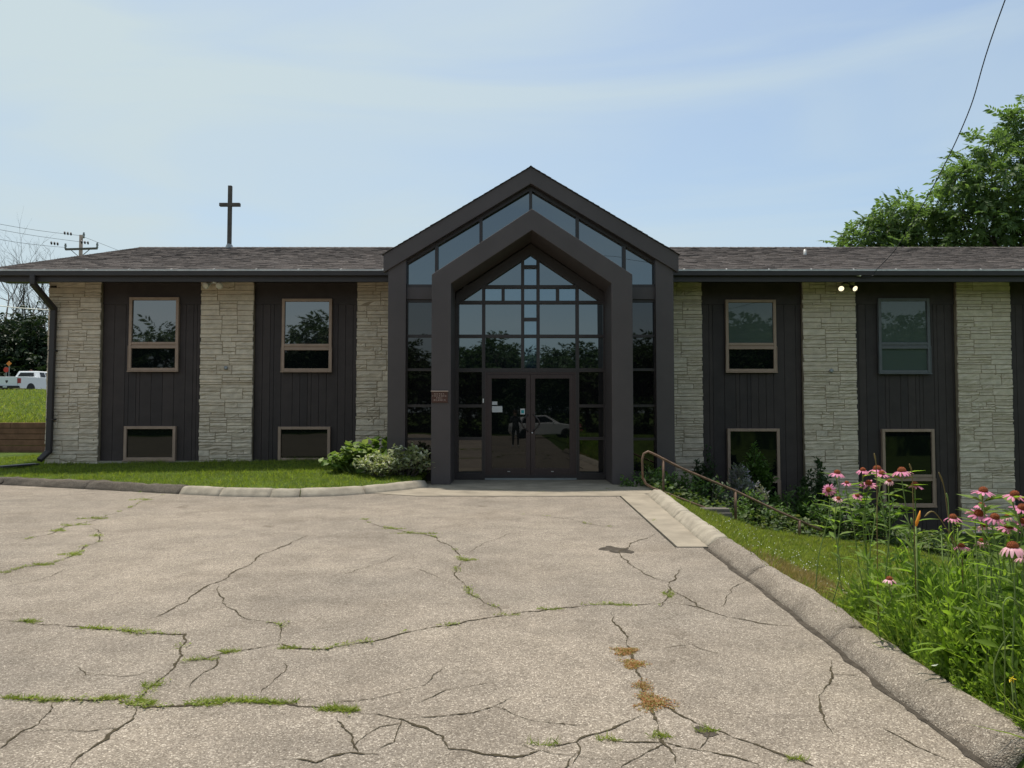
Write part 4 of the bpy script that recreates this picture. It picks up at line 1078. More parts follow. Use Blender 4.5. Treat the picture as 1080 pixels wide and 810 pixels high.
# signs on the street
for px, py, m, nm, lab in ((6.5, 390, 'red', 'stop_sign', 'small red octagonal sign seen on the street beyond the bank'), (9.5, 383.5, 'orange', 'warning_sign', 'small orange diamond sign seen above the pickup truck')):
    Y = 66; p = W(px, py, Y); n = 8 if m == 'red' else 4
    r_ = empty(nm, (p.x, Y, 3.0), 0, lab, 'sign')
    mb = MB(); mb.prism([(p.x+.24*math.cos(2*PI*k/n+(PI/8 if n == 8 else 0)), p.z+.24*math.sin(2*PI*k/n+(PI/8 if n == 8 else 0))) for k in range(n)], Y-.02, Y); local(mb.build('plate', M[m]), r_)
    mb = MB(); mb.tube([(p.x, Y+.03, 2.7), (p.x, Y+.03, p.z+.2)], .04, 6); local(mb.build('post', M['steel']), r_)

# utility pole with cross arm and wires
UY = 53.; ut = W(85.6, 248, UY); uz = hz(ut.x, UY)
up = empty('utility_pole', (ut.x, UY, uz), 0, 'utility pole with cross arm rising behind the left roof end', 'utility pole')
mb = MB(); mb.tube([(ut.x, UY, uz-.3), (ut.x, UY, ut.z)], [.17, .12], 10); local(mb.build('pole', M['pole'], smooth=True), up)
a0, a1 = W(69, 263, UY-.1), W(102.5, 262, UY-.1)
mb = MB(); mb.bar(a0, a1, .12, .14); mb.bar((ut.x-.7, UY-.1, a0.z), (ut.x, UY-.1, a0.z-.6), .04, .04); mb.bar((ut.x+.7, UY-.1, a0.z), (ut.x, UY-.1, a0.z-.6), .04, .04)
local(mb.build('cross_arm', M['pole']), up)
for q in (a0, a1, Vector((ut.x+.25, UY-.1, ut.z-.25))):
    mb = MB(); mb.lathe([(.05, 0), (.08, .1), (.05, .16), (.09, .24), (.05, .38), (.07, .42)], 8, Matrix.Translation(q)); local(mb.build('insulator', M['steel'], smooth=True), up)
for px, py in ((73, 246.5), (91, 256), (59, 257)):
    q = W(px, py, UY-1.2); mb = MB()
    for k in range(3): mb.lathe([(.03, -.05), (.13, 0), (.03, .05)], 8, Matrix.Translation(q+Vector((-.32+k*.22, 0, .05-.03*k))) @ Matrix.Rotation(R(90), 4, 'Y'))
    local(mb.build('strain_insulator', M['frame_dark'], smooth=True), up)
k = 0
for (p, q, lab) in (((W(85, 248.5, UY)), W(-2, 227, 44), 'topmost of the thin wires running left from the utility pole'), (W(93, 256, UY), W(-2, 233, 44.5), 'middle of the thin wires running left from the utility pole'), (W(69, 261, UY), W(-2, 243, 43), 'lowest of the thin wires above the roof running left')):
    d = q-p; e = q+d*1.5; mid = [p.lerp(e, t)+Vector((0,0,-.9*math.sin(PI*t)*.6)) for t in np.linspace(0, 1, 14)]
    mb = MB(); mb.tube(mid, .012, 5); tag(mb.build('power_line', M['wire'], smooth=True), lab, 'wire', 'power lines at the left pole')
for (p, q, lab) in ((W(85, 248.5, UY), W(140, 270, UY+9), 'thin wire dropping right from the pole top behind the roof'),):
    mb = MB(); mb.tube([p, q, q+(q-p)*2], .012, 5); tag(mb.build('power_line', M['wire'], smooth=True), lab, 'wire', 'power lines at the left pole')
p, q = W(-40, 318, 50), W(70, 328, 60)
mb = MB(); mb.tube([p, p.lerp(q, .5)+Vector((0,0,-.1)), q], .035, 5); tag(mb.build('power_line', M['lamp_off'], smooth=True), 'pale low cable crossing the dark trees left of the building', 'wire', 'power lines at the left pole')

# ------------------------------------------------------------------ trees
def leafy_tree(name, base, clumps, m, label, cat='tree', group=None, nspray=60, spray=None, trunk_r=.22, sc=1.0, bark='bark', seed=3, fork=None):
    r = np.random.default_rng(seed); root = empty(name, base, 0, label, cat, group); B = Vector(base)
    top = max(clumps, key=lambda c_: c_[0].z)[0]
    cen = sum((c_[0] for c_ in clumps), Vector())/len(clumps)
    fk = fork or Vector((B.x*.6+cen.x*.4, B.y*.6+cen.y*.4, B.z+(cen.z-B.z)*.5))
    mb_ = MB(); mb_.tube([B+Vector((0,0,-.3)), B.lerp(fk, .5)+Vector((r.normal(0,.1), r.normal(0,.1), 0)), fk], [trunk_r*1.25, trunk_r, trunk_r*.8], 10)
    for c_, rad in clumps:
        mid = fk.lerp(c_, .5)+Vector((r.normal(0,.25), r.normal(0,.25), r.normal(.2,.2)))
        mb_.tube([fk, mid, c_], [trunk_r*.5, trunk_r*.3, trunk_r*.10], 6)
        for k in range(7):
            d = Vector(rdirs(1, -.3, 1, r)[0]); s0 = mid.lerp(c_, r.uniform(.2, 1)); mb_.tube([s0, s0+d*rad*.45+Vector((0,0,.1)), s0+d*rad*.9], [trunk_r*.12, trunk_r*.07, trunk_r*.03], 4)
    local(mb_.build('trunk', M[bark], smooth=True), root)
    parts_ = []
    for c_, rad in clumps:
        n = int(nspray*rad*rad/1.5)
        d = rdirs(n, -.75, 1, r); rr = r.uniform(.25, 1.0, n)**.5*rad*(1+r.normal(0, .10, n)); 
        lump = 1+.22*np.sin(d[:, 0]*5+seed)*np.sin(d[:, 2]*6+1)
        P_ = np.array(c_)+d*(rr*lump)[:, None]*np.array([1, 1, .85])
        dd = d*np.array([1, 1, .45])+r.normal(0, .45, (n, 3))+np.array([0, 0, -.12])
        parts_.append(scatter(spray[0], spray[1], P_, basis(dd, r.normal(0, .6, n)), r.uniform(.7, 1.3, n)*sc))
    V_, F_ = join(parts_)
    local(npmesh('crown', V_, F_, m), root)
    return root
SP = spray_t(11, .55, .24, .085, .25, 5)
TY = 36
def cl(px, py, rad, Y): return (W(px, py, Y), rad)
leafy_tree('leafy_tree', (W(965, 437, TY).x, TY, hz(17, 36)), [cl(x, y, r_, TY+dy) for x, y, r_, dy in
   ((898,257,.75,0),(915,243,.95,.4),(938,232,1.05,-.3),(955,226,.95,.5),(968,238,1.2,-.8),(930,258,1.2,.5),(975,262,1.5,.6),(950,275,1.6,-.6),(910,275,1.1,0),(988,224,.8,.2),(1000,275,1.4,.5))], M['tree_leaf'],
   'lower spreading leafy tree behind the right roof, left of the taller tree', nspray=125, spray=SP, seed=5)
leafy_tree('leafy_tree', (W(1062, 437, 34).x, 34, hz(22, 34)), [cl(x, y, r_, 34+dy) for x, y, r_, dy in
   ((1005,192,.85,0),(1012,215,1.2,-.3),(1022,178,.9,.6),(1045,160,.95,-.4),(1053,195,1.5,-.9),(1040,240,1.7,-.5),(1078,140,1.0,.3),(1090,125,1.0,0),(1100,175,1.8,0),(1085,220,1.7,-.9),(1012,255,1.3,.2),(1120,230,2.0,.3),(1075,265,1.8,.3),(1130,150,1.6,0),(1160,200,1.8,0))], M['tree_leaf'],
   'taller leafy tree rising behind the right end of the roof', nspray=125, spray=SP, seed=9)
# evergreens far left behind the street
SPE = spray_t(9, .9, .42, .16, .35, 8)
def evergreen(px, topy, Y, wd, seed, label):
    x = WX(px, Y); zb_ = hz(x, Y); zt = WZ(topy, Y); n = 9; cls = []
    rr = np.random.default_rng(seed)
    for k in range(n):
        t = k/(n-1); R_ = wd*(1.05-t)*.75+.5
        for q in range(3 if t < .8 else 1):
            an = rr.uniform(0, 6.28); cls.append((Vector((x+math.cos(an)*R_*.7, Y+math.sin(an)*R_*.7, zb_+1.2+(zt-zb_-1.6)*t)), R_))
    return leafy_tree('evergreen_tree', (x, Y, zb_), cls, M['far_leaf'], label, 'tree', 'evergreens along the street', nspray=16, spray=SPE, seed=seed, sc=1.15, fork=Vector((x, Y, zb_+2)))
for i, (px, ty, Y, wd, lab) in enumerate(((-30, 305, 80, 4.2, 'dark evergreen mostly cut off by the left edge of the picture'), (5, 328, 76, 4.0, 'dark evergreen directly behind the small red and orange signs'), (27, 318, 82, 3.2, 'narrow pointed evergreen behind the pickup cab'),
                                          (50, 330, 78, 4.2, 'dark evergreen partly hidden by the left stone corner'), (80, 335, 80, 4.0, 'dark evergreen hidden behind the building left end'))):
    evergreen(px, ty, Y, wd, 20+i, lab)
SPB = spray_t(7, .6, .35, .14, .25, 3)
for i, (px, lab) in enumerate(((40, 'low red flowering bush behind the pickup truck'),)):
    p = W(px, 392, 68); leafy_tree('flowering_bush', (p.x, 68, 2.9), [(Vector((p.x-.4, 68, p.z-.6)), .8), (Vector((p.x+.5, 68, p.z-.55)), .8)], M['pinkbush'], lab, 'bush', nspray=30, spray=SPB, seed=44, sc=.6, trunk_r=.05)
# bare trees
def bare_tree(px, topy, Y, label, seed, lean=0):
    r = np.random.default_rng(seed); x = WX(px, Y); zb_ = hz(x, Y); H = WZ(topy, Y)-zb_
    root = empty('bare_tree', (x, Y, zb_), 0, label, 'tree', 'leafless trees behind the roof end'); trunk, twigs = MB(), MB()
    def grow(p, d, L_, rad, lv):
        n = 4; pts = [p]; dd = d.copy()
        for i in range(n):
            dd = (dd+Vector(r.normal(0, .13, 3))+Vector((0, 0, .06))).normalized(); pts.append(pts[-1]+dd*L_/n)
        (trunk if lv < 2 else twigs).tube(pts, [rad*(1-.5*i/n) for i in range(n+1)], 6 if lv < 2 else 4 if lv < 3 else 3, cap=False)
        if lv >= 5: return
        for k in range(int(r.integers(3, 5)) if lv else 5):
            t = r.uniform(.35, 1) if k else 1; q = pts[min(n, int(t*n))]
            nd_ = (dd+Vector(rdirs(1, -.4, .8, r)[0])*(.75 if lv else .55)).normalized()
            grow(q, nd_, L_*r.uniform(.5, .75), rad*.5, lv+1)
    grow(Vector((x, Y, zb_-.2)), Vector((lean, 0, 1)).normalized(), H*.42, .22, 0)
    local(trunk.build('trunk', M['bark_grey'], fix=False), root); local(twigs.build('branches', M['bark_grey'], fix=False), root)
bare_tree(3, 224, 88, 'bare leafless tree at the left picture edge above the roof', 31, -.03)
bare_tree(25, 240, 92, 'bare leafless tree between the picture edge and utility pole', 33, .10)
bare_tree(46, 233, 90, 'bare leafless tree nearest the utility pole', 38, -.02)
# trees across the lot (seen in the glass)
proto = []
for i in range(3):
    rr = np.random.default_rng(60+i); cls = []
    for k in range(13): 
        d = rdirs(1, -.5, 1, rr)[0]; cls.append((Vector((d[0]*2.9, d[1]*2.4, 4.0+i*.4+d[2]*2.7)), float(rr.uniform(1.3, 2.0))))
    proto.append(leafy_tree('shade_tree', (0,0,0), cls, M['back_leaf'], 'leafy shade tree across the lot mirrored in the entrance glass', 'tree', 'shade trees across the lot', nspray=34, spray=SPE, seed=60+i, sc=.85))
spots = [(-31,-25,1.12),(-24.5,-25,0.96),(-20,-27,0.90),(-15.5,-25,1.21),(-9.5,-26,0.92),(-5.5,-25,0.84),(-1.5,-26.5,0.92),(3.0,-25.5,0.81),(6.5,-26.5,0.90),(10.5,-25,0.96),(15,-26,1.11),(20,-25,1.21),(26,-27,1.21),(33,-26,1.21),(40,-29,1.21),(-38,-27,1.21),(0,-31,0.87),(-12.5,-31,0.96),(8.5,-31,0.85),(-27,-31,1.01),(-4,-31.5,0.81),(13,-31,1.01),(22,-31,1.11),(-18,-31.5,1.01),(28,-31.5,1.11)]
for i, (x, y, s_) in enumerate(spots):
    o = proto[i] if i < 3 else copy_tree(proto[i % 3])
    o.location = (x, y, hz(x, y)-.1); o.rotation_euler = (0, 0, rng.uniform(0, 6)); o.scale = (s_*1.15, s_*1.15, s_)
# hedge in front of them
P = np.stack([rng.uniform(-40, 40, 9000), rng.uniform(-23.4, -22, 9000), rng.uniform(.1, 2.5, 9000)], 1)
V, F = scatter(SPE[0], SPE[1], P, basis(rdirs(9000, -.2, 1), rng.normal(0, .6, 9000)), rng.uniform(.3, .6, 9000))
tag(npmesh('hedge', V, F, M['back_leaf']), 'clipped dark hedge along the far side of the lot', 'hedge')

# ------------------------------------------------------------------ lawns
gt, gf = blade_t(1, .07, .45, 2)
def lawn(n, sampler, hlo, hhi, m, name, label, wscale=1., dens=None):
    X, Y = sampler(n); Z = hgt(X, Y); k = len(X)
    D = rdirs(k, .55, 1.0)
    nz_ = np.sin(X*9.1+np.sin(Y*7.3)*1.7)*np.sin(Y*8.3+np.sin(X*6.1)*1.9)+.6*np.sin(X*23+Y*17)*np.sin(Y*21-X*9)
    s_ = rng.uniform(hlo, hhi, k)*(1+.38*nz_); SCL = np.stack([s_*wscale, s_, s_], 1)
    V_, F_ = scatter(gt, gf, np.stack([X, Y, Z-.01], 1), basis(D, rng.uniform(0, 6.28, k)), SCL)
    return tag(npmesh(name, V_, F_, m), label, 'grass', kind='stuff')
def s_left(n):
    X = rng.uniform(-14.5, -1.95, n); Y = rng.uniform(13.9, 24.4, n)
    ok = (Y > yk(X)+.30) & ((Y < 19.42) | (X < -12.3)) & ((Y < 19.5) | (X < -12.3))
    return X[ok], Y[ok]
lawn(150000, s_left, .045, .10, M['lawn'], 'lawn', 'mown green lawn strip between left kerb and wall', 1.4)
def s_edge(n):      # longer fringe against the walls and kerb
    X = rng.uniform(-12.3, -2.9, n); Y = 19.40-np.abs(rng.normal(0, .05, n)); return X, Y
lawn(1500, s_edge, .06, .13, M['lawn'], 'lawn_fringe', 'longer grass along the foot of the left wall')
def s_right(n):
    Y = rng.uniform(4.2, 14.6, n); X = xk(Y)+.24+np.abs(rng.uniform(0, 1, n))**1.2*4.4
    dry = np.exp(-((X-xk(Y)-.62)/.42)**2-((Y-7.1)/.75)**2); ok = rng.random(len(X)) > dry*1.1
    return X[ok], Y[ok]
lawn(120000, s_right, .045, .115, M['lawn_bright'], 'lawn', 'mown sloping lawn right of the kerb below the handrail', 1.5)
def s_dry(n):
    Y = rng.normal(7.1, .48, n); X = xk(Y)+.62+rng.normal(0, .28, n); ok = (Y > 5.6) & (X > xk(Y)+.25); return X[ok], Y[ok]
lawn(26000, s_dry, .05, .115, M['dry'], 'dry_grass', 'brown dry patch of grass along the right kerb')
def s_bank(n):
    X = rng.uniform(-48, -12.2, n); Y = 24.65+rng.uniform(0, 1, n)**1.5*29.5; return X, Y
lawn(90000, s_bank, .09, .19, M['lawn_bright'], 'bank_grass', 'bright green grass bank above the timber wall at left', 2.2)
# clover heads
n = 260; Y = rng.normal(9.2, 1.8, n); X = xk(Y)+.4+np.abs(rng.normal(.8, .8, n)); ok = (Y > 6.5) & (Y < 13)
X, Y = X[ok], Y[ok]; ct_, cf_ = np.array([(.5,0,0),(-.5,0,0),(0,.5,0),(0,-.5,0),(0,0,.5),(0,0,-.5)]), np.array([(0,2,4),(2,1,4),(1,3,4),(3,0,4),(2,0,5),(1,2,5),(3,1,5),(0,3,5)])
V, F = scatter(ct_, cf_, np.stack([X, Y, hgt(X, Y)+.075], 1), basis(rdirs(len(X), -.2, .2)), rng.uniform(.008, .018, len(X)))
tag(npmesh('clover_flowers', V, F, M['clover']), 'tiny white clover heads dotted through the right lawn', 'flowers', kind='stuff')

# ------------------------------------------------------------------ shrubs and beds
def shrub(name, c, rx, ry, h, n, T, sc, m, label, cat='shrub', group=None, upright=.4, stems=14, seed=1, smat='bark'):
    """stems fan out from the base, leaves along them fill a dome"""
    r = np.random.default_rng(seed); z0 = hz(c[0], c[1]) if len(c) < 3 else c[2]
    root = empty(name, (c[0], c[1], z0), 0, label, cat, group)
    mb_ = MB(); P_, D_ = [], []
    per = max(1, n//stems)
    for k in range(stems):
        an = r.uniform(0, 2*PI); q = math.sqrt(r.uniform(0, 1)); tip = Vector((c[0]+math.cos(an)*rx*q, c[1]+math.sin(an)*ry*q, z0+h*(1-.55*q*q)*r.uniform(.75, 1.05)))
        b0 = Vector((c[0]+math.cos(an)*rx*q*.3, c[1]+math.sin(an)*ry*q*.3, z0)); md = b0.lerp(tip, .55)+Vector((0, 0, h*.12))
        mb_.tube([b0, md, tip], [.012, .009, .004], 5, cap=False)
        for i in range(per):
            t = r.uniform(.25, 1.0); p_ = b0.lerp(md, t/.55) if t < .55 else md.lerp(tip, (t-.55)/.45)
            P_.append(p_+Vector(r.normal(0, .04, 3))); d = Vector(rdirs(1, -.3, 1, r)[0]); D_.append(d*(1-upright)+Vector((0, 0, upright)))
    local(mb_.build('stems', M[smat]), root)
    N_ = len(P_)
    V_, F_ = scatter(T[0], T[1], np.array(P_), basis(np.array(D_), r.normal(0, .5, N_)), r.uniform(.7, 1.3, N_)*sc)
    local(npmesh('foliage', V_, F_, m), root)
    return root
LT = leaf_t(1, .42, .08, .25); LTW = leaf_t(1, .75, .12, .35); LTN = leaf_t(1, .2, .04, .2)
SPS = spray_t(7, .25, .12, .05, .2, 11)
def at(px, py, Y): p = W(px, py, Y); return (p.x, p.y)
shrub('hosta_plant', at(377, 480, 16.8), .85, .7, .60, 620, LTW, .17, M['hosta'], 'broad leaved green hosta clump at the left of the entrance bed', 'plant', upright=.15, stems=30, seed=2, smat='stem')
shrub('hosta_plant', at(402, 480, 17.5), .7, .5, .78, 260, LTW, .19, M['hosta'], 'taller green hosta clump against the stone pier behind', 'plant', upright=.2, stems=20, seed=3, smat='stem')
shrub('variegated_shrub', at(428, 490, 16.5), .72, .6, .66, 1500, LT, .11, M['varieg'], 'cream and green variegated shrub next to the left portal leg', upright=.2, stems=44, seed=4)
shrub('variegated_shrub', at(402, 485, 16.2), .6, .5, .52, 800, LT, .10, M['varieg'], 'low pale variegated shrub in front of the hosta clump', upright=.2, stems=28, seed=5)
shrub('leafy_shrub', at(745, 500, 18.9), .45, .35, WZ(474,18.9)-hz(*at(745,500,18.9)), 1300, LT, .11, M['shrub_dark'], 'dark upright shrub before the narrow stone pier right of the entrance', seed=6, stems=16)
shrub('leafy_shrub', at(797, 505, 18.3), .50, .4, WZ(470,18.3)-hz(*at(797,500,18.3)), 2600, LT, .14, M['shrub_mid'], 'tall green shrub rising in front of the lower right window', seed=7, stems=20)
shrub('leafy_shrub', at(860, 505, 18.3), .6, .5, WZ(482,18.3)-hz(*at(860,500,18.3)), 2400, LT, .11, M['shrub_dark'], 'tall dark shrub at the left edge of the wide stone pier', seed=8, stems=22)
shrub('leafy_shrub', at(835, 530, 17.6), .75, .5, WZ(508,17.6)-hz(*at(835,500,17.6)), 1600, LT, .11, M['shrub_mid'], 'rounded green shrub between the two tall shrubs and handrail end', seed=9, stems=24)
sg = shrub('sage_plant', at(775, 505, 17.6), .45, .4, WZ(490,17.6)-hz(*at(775,500,17.6)), 900, SPS, .7, M['sage'], 'greyish purple flowering sage in front of the lower window', 'plant', upright=.75, seed=10, stems=30)
shrub('sage_plant', at(803, 520, 17.0), .22, .2, WZ(512,17)-hz(*at(803,500,17)), 240, SPS, .6, M['sage'], 'small pale lilac flower spikes right of the grey purple sage', 'plant', upright=.75, seed=12, stems=12)
for i, (px, Y, h, m, lab) in enumerate(((688, 15.9, .7, 'shrub_mid', 'low leafy plant against the right portal leg'), (715, 16.0, .85, 'shrub_mid', 'leafy plant behind the top of the handrail'), (745, 16.2, .9, 'shrub_dark', 'darker leafy plant behind the middle of the handrail'), (800, 15.6, .75, 'shrub_mid', 'leafy plant behind the lower half of the handrail'),
                                       (880, 15.2, .85, 'shrub_mid', 'spreading leafy plant below the wide stone pier'), (925, 15.0, .9, 'shrub_mid', 'leafy plant below the lower far right window'))):
    shrub('garden_plant', at(px, 500, Y), .75, .45, h*1.2, 800, LT, .10, M[m], lab, 'plant', 'plants along the garden steps', upright=.25, stems=26, seed=30+i)
# ground cover between rail and lawn
n = 7000; X = rng.uniform(2.85, 9.2, n); Y = rng.uniform(14.62, 17.4, n)+.0
nn = rng.uniform(.0, .46, n)*np.clip((Y-14.5)/.9, .3, 1)
V, F = scatter(LTW[0], LTW[1], np.stack([X, Y, hgt(X, Y)+nn], 1), basis(rdirs(n, .0, 1), rng.normal(0, .5, n)), rng.uniform(.06, .13, n))
n = 2600; X = rng.uniform(2.85, 9.2, n); Y = rng.uniform(14.6, 17.2, n)
V2, F2 = scatter(bt, bf, np.stack([X, Y, hgt(X, Y)], 1), basis(rdirs(n, .4, 1), rng.uniform(0, 6, n)), rng.uniform(.15, .5, n)*np.clip((Y-14.4)/1., .3, 1))
V, F = join([(V, F), (np.repeat(V2, 1, 0), np.array(F2))]) if F.shape[1] == F2.shape[1] else (V, F)
tag(npmesh('ground_cover', V, F, M['cover']), 'leafy ground cover between the handrail and the wall', 'ground cover', kind='stuff')

# foreground bed right of the kerb: tall grass and weeds
def s_bed(n, ylo, yhi, w0, w1):
    Y = rng.uniform(ylo, yhi, n); X = xk(Y)+.26+w0+rng.uniform(0, 1, n)*(w1-w0)
    ok = X > xk(Y)+.26+np.maximum(0, Y-5.7)*.62
    return X[ok], Y[ok]
parts = []
ta, tb = blade_t(1, .022, .55, 4), blade_t(1, .03, .9, 4)
X, Y = s_bed(24000, 3.0, 7.2, .02, 2.8)
edge = np.clip((X-xk(Y)-.26)/.38, .32, 1); far = np.clip((7.0-Y)/1.6, .35, 1)
k = len(X)
clump = .65+.35*np.sin(X*5.1+1.3)*np.sin(Y*4.3)
parts.append(scatter(ta[0], ta[1], np.stack([X, Y, hgt(X, Y)], 1), basis(rdirs(k, .45, 1), rng.uniform(0, 6.28, k)), rng.uniform(.42, .88, k)*edge*far*clump*1.15))
X, Y = s_bed(9000, 3.0, 7.6, .0, 2.8); k = len(X)
edge = np.clip((X-xk(Y)-.22)/.5, .3, 1)
parts.append(scatter(tb[0], tb[1], np.stack([X, Y, hgt(X, Y)], 1), basis(rdirs(k, .3, 1), rng.uniform(0, 6.28, k)), rng.uniform(.25, .6, k)*edge))
V, F = join(parts)
tag(npmesh('tall_grass', V, F, M['tallgrass']), 'uncut tall grass filling the flower bed beside the right kerb', 'grass', kind='stuff')
# broad leaved weeds: stems with pairs of leaves
def weed_t(seed, h=.5, n=14, L_=.12, w_=.3):
    r = np.random.default_rng(seed); tv, tf = leaf_t(1, w_, .06, .3); P_, D_, S_ = [], [], []
    for i in range(n):
        t = .15+.85*i/n; an = i*2.4; P_.append((.05*t*math.sin(t*3), h*t, .04*t)); e = .9-.5*t
        D_.append((math.cos(an)*e, .5+.3*t, math.sin(an)*e)); S_.append(L_*(1.15-.6*t))
    V1, F1 = scatter(tv, tf, np.array(P_), basis(D_, r.normal(0, .4, n)), np.array(S_))
    V2 = np.array([(-.004,0,0),(.004,0,0),(.003,h,.04),(-.003,h,.04),(0,0,-.004),(0,0,.004),(0,h,.043),(0,h,.037)]); F2 = np.array([(0,1,2),(0,2,3),(4,5,6),(4,6,7)])
    return join([(V1, F1), (V2, F2)])
parts = []
for s_, (h, n_, L_, w_, cnt, ylo, yhi, w0, w1) in enumerate(((.58,18,.13,.28,620,3.0,5.0,.08,1.6),(.42,14,.10,.5,620,3.0,5.6,.03,1.3),(.34,12,.12,.24,520,3.0,5.0,.0,.8),(.74,26,.14,.22,520,3.1,5.3,.18,1.9),(.25,9,.07,.6,650,3.0,7.0,.0,1.2),(.98,24,.12,.2,70,3.2,4.3,.2,1.4))):
    T = weed_t(70+s_, h, n_, L_, w_); X, Y = s_bed(cnt, ylo, yhi, w0, w1); k = len(X)
    edge = np.clip((X-xk(Y)-.22)/.32, .45, 1)
    parts.append(scatter(T[0], T[1], np.stack([X, Y, hgt(X, Y)], 1), basis(rdirs(k, .8, 1), rng.uniform(0, 6.28, k)), rng.uniform(.7, 1.2, k)*edge))
V, F = join(parts)
tag(npmesh('weeds', V, F, M['weed']), 'mixed broad leaved weeds filling the flower bed by the kerb', 'weeds', kind='stuff')

# broad light green blades
bl = empty('grass_plant', (2.46, 4.22, hz(2.46, 4.22)), 0, 'light green plant with one upright broad blade near the kerb', 'plant')
c = Vector(bl.location)
tv, tf = blade_t(1, .05, .12, 6)
tip = W(991, 632, 4.18)
V, F = scatter(tv, tf, np.array([c]), basis(np.array([tip-c]), np.array([1.35])), np.array([(tip-c).length*1.02]))
local(npmesh('leaf_blade', V, F, M['blade']), bl)
tv, tf = blade_t(1, .13, 1.3, 6)
for d, l_ in (((-.55,-.2,.9), .30), ((-.40,-.45,.8), .28), ((.45,-.2,.9), .36), ((.55,-.05,.8), .33), ((.1,-.3,1.), .22), ((-.7,-.1,.7), .25)):
    V, F = scatter(tv, tf, np.array([c+Vector((0,-.02,.17))]), basis(np.array([d]), np.array([rng.normal(0,.3)])), np.array([l_])); local(npmesh('leaf_blade', V, F, M['blade']), bl)

# coneflowers
FL = [ # px, py of the head, width px, tilt, pale, label
 (883,499,15,.1,0,'highest pink coneflower at the far left of the bed'),
 (874,516.5,13,.9,0,'tilted pink coneflower farthest left in the bed'),
 (893,509.5,10,.3,0,'small pink coneflower just below the highest left one'),
 (884,526,10,.6,1,'faded small coneflower lowest of the far left group'),
 (904,523,11,.7,0,'small pink coneflower left of the lower window corner, low on its stem'),
 (910,496,13,.2,0,'pink coneflower at the left edge of the lower window frame'),
 (925,495,18,.0,0,'wide pink coneflower with tall orange cone at window frame left side'),
 (930,499.5,14,.3,0,'pink coneflower half hidden behind the wide one at the window'),
 (916,510,16,.5,0,'pink coneflower below the wide one, leaning left of the window'),
 (951,497,19,.0,0,'pink coneflower centred in front of the dark upper window pane'),
 (965,512,16,.1,0,'flat pink coneflower before the lower window crossbar'),
 (938,507.5,10,.4,1,'pale blurred coneflower behind the others below the window pane'),
 (1037,518,20,.1,0,'topmost pink coneflower in front of the far right stone pier'),
 (1070,522,20,.3,0,'pink coneflower at the right edge beside the dark panel'),
 (1035,533,14,.2,0,'small coneflower half behind the dark centred one at the pier'),
 (1032,542,21,.6,0,'large pink coneflower facing the viewer with dark brown cone'),
 (1049,546,20,.3,0,'pink coneflower right of the one facing the viewer'),
 (1038,555,16,.1,1,'pale coneflower with drooping petals at centre of the right cluster'),
 (1064,556,20,.3,0,'pink coneflower with wide orange cone lower right of the cluster'),
 (1036,571,16,.1,1,'whitish pink coneflower lowest of the cluster before the pier foot'),
 (1014,576.5,15,.0,0,'pink coneflower alone at the foot of the far right pier'),
 (1005,546,17,.1,0,'single pink coneflower in front of the dark siding left of pier'),
 (1068,577,25,.0,1,'largest and nearest coneflower with long drooping pale petals'),
 (1078,536,20,.5,0,'pink coneflower cut by the right picture edge, upper one'),
 (1079,551,18,.3,0,'pink coneflower cut by the right picture edge, lower one'),
 (1062,545,11,.1,1,'half opened pale coneflower bud between two pink blooms'),
 (938,611,14,.0,1,'lone low coneflower standing in the grass near the kerb'),
 (1080,588,18,.1,1,'pale coneflower at the right edge beside the largest bloom'),
]
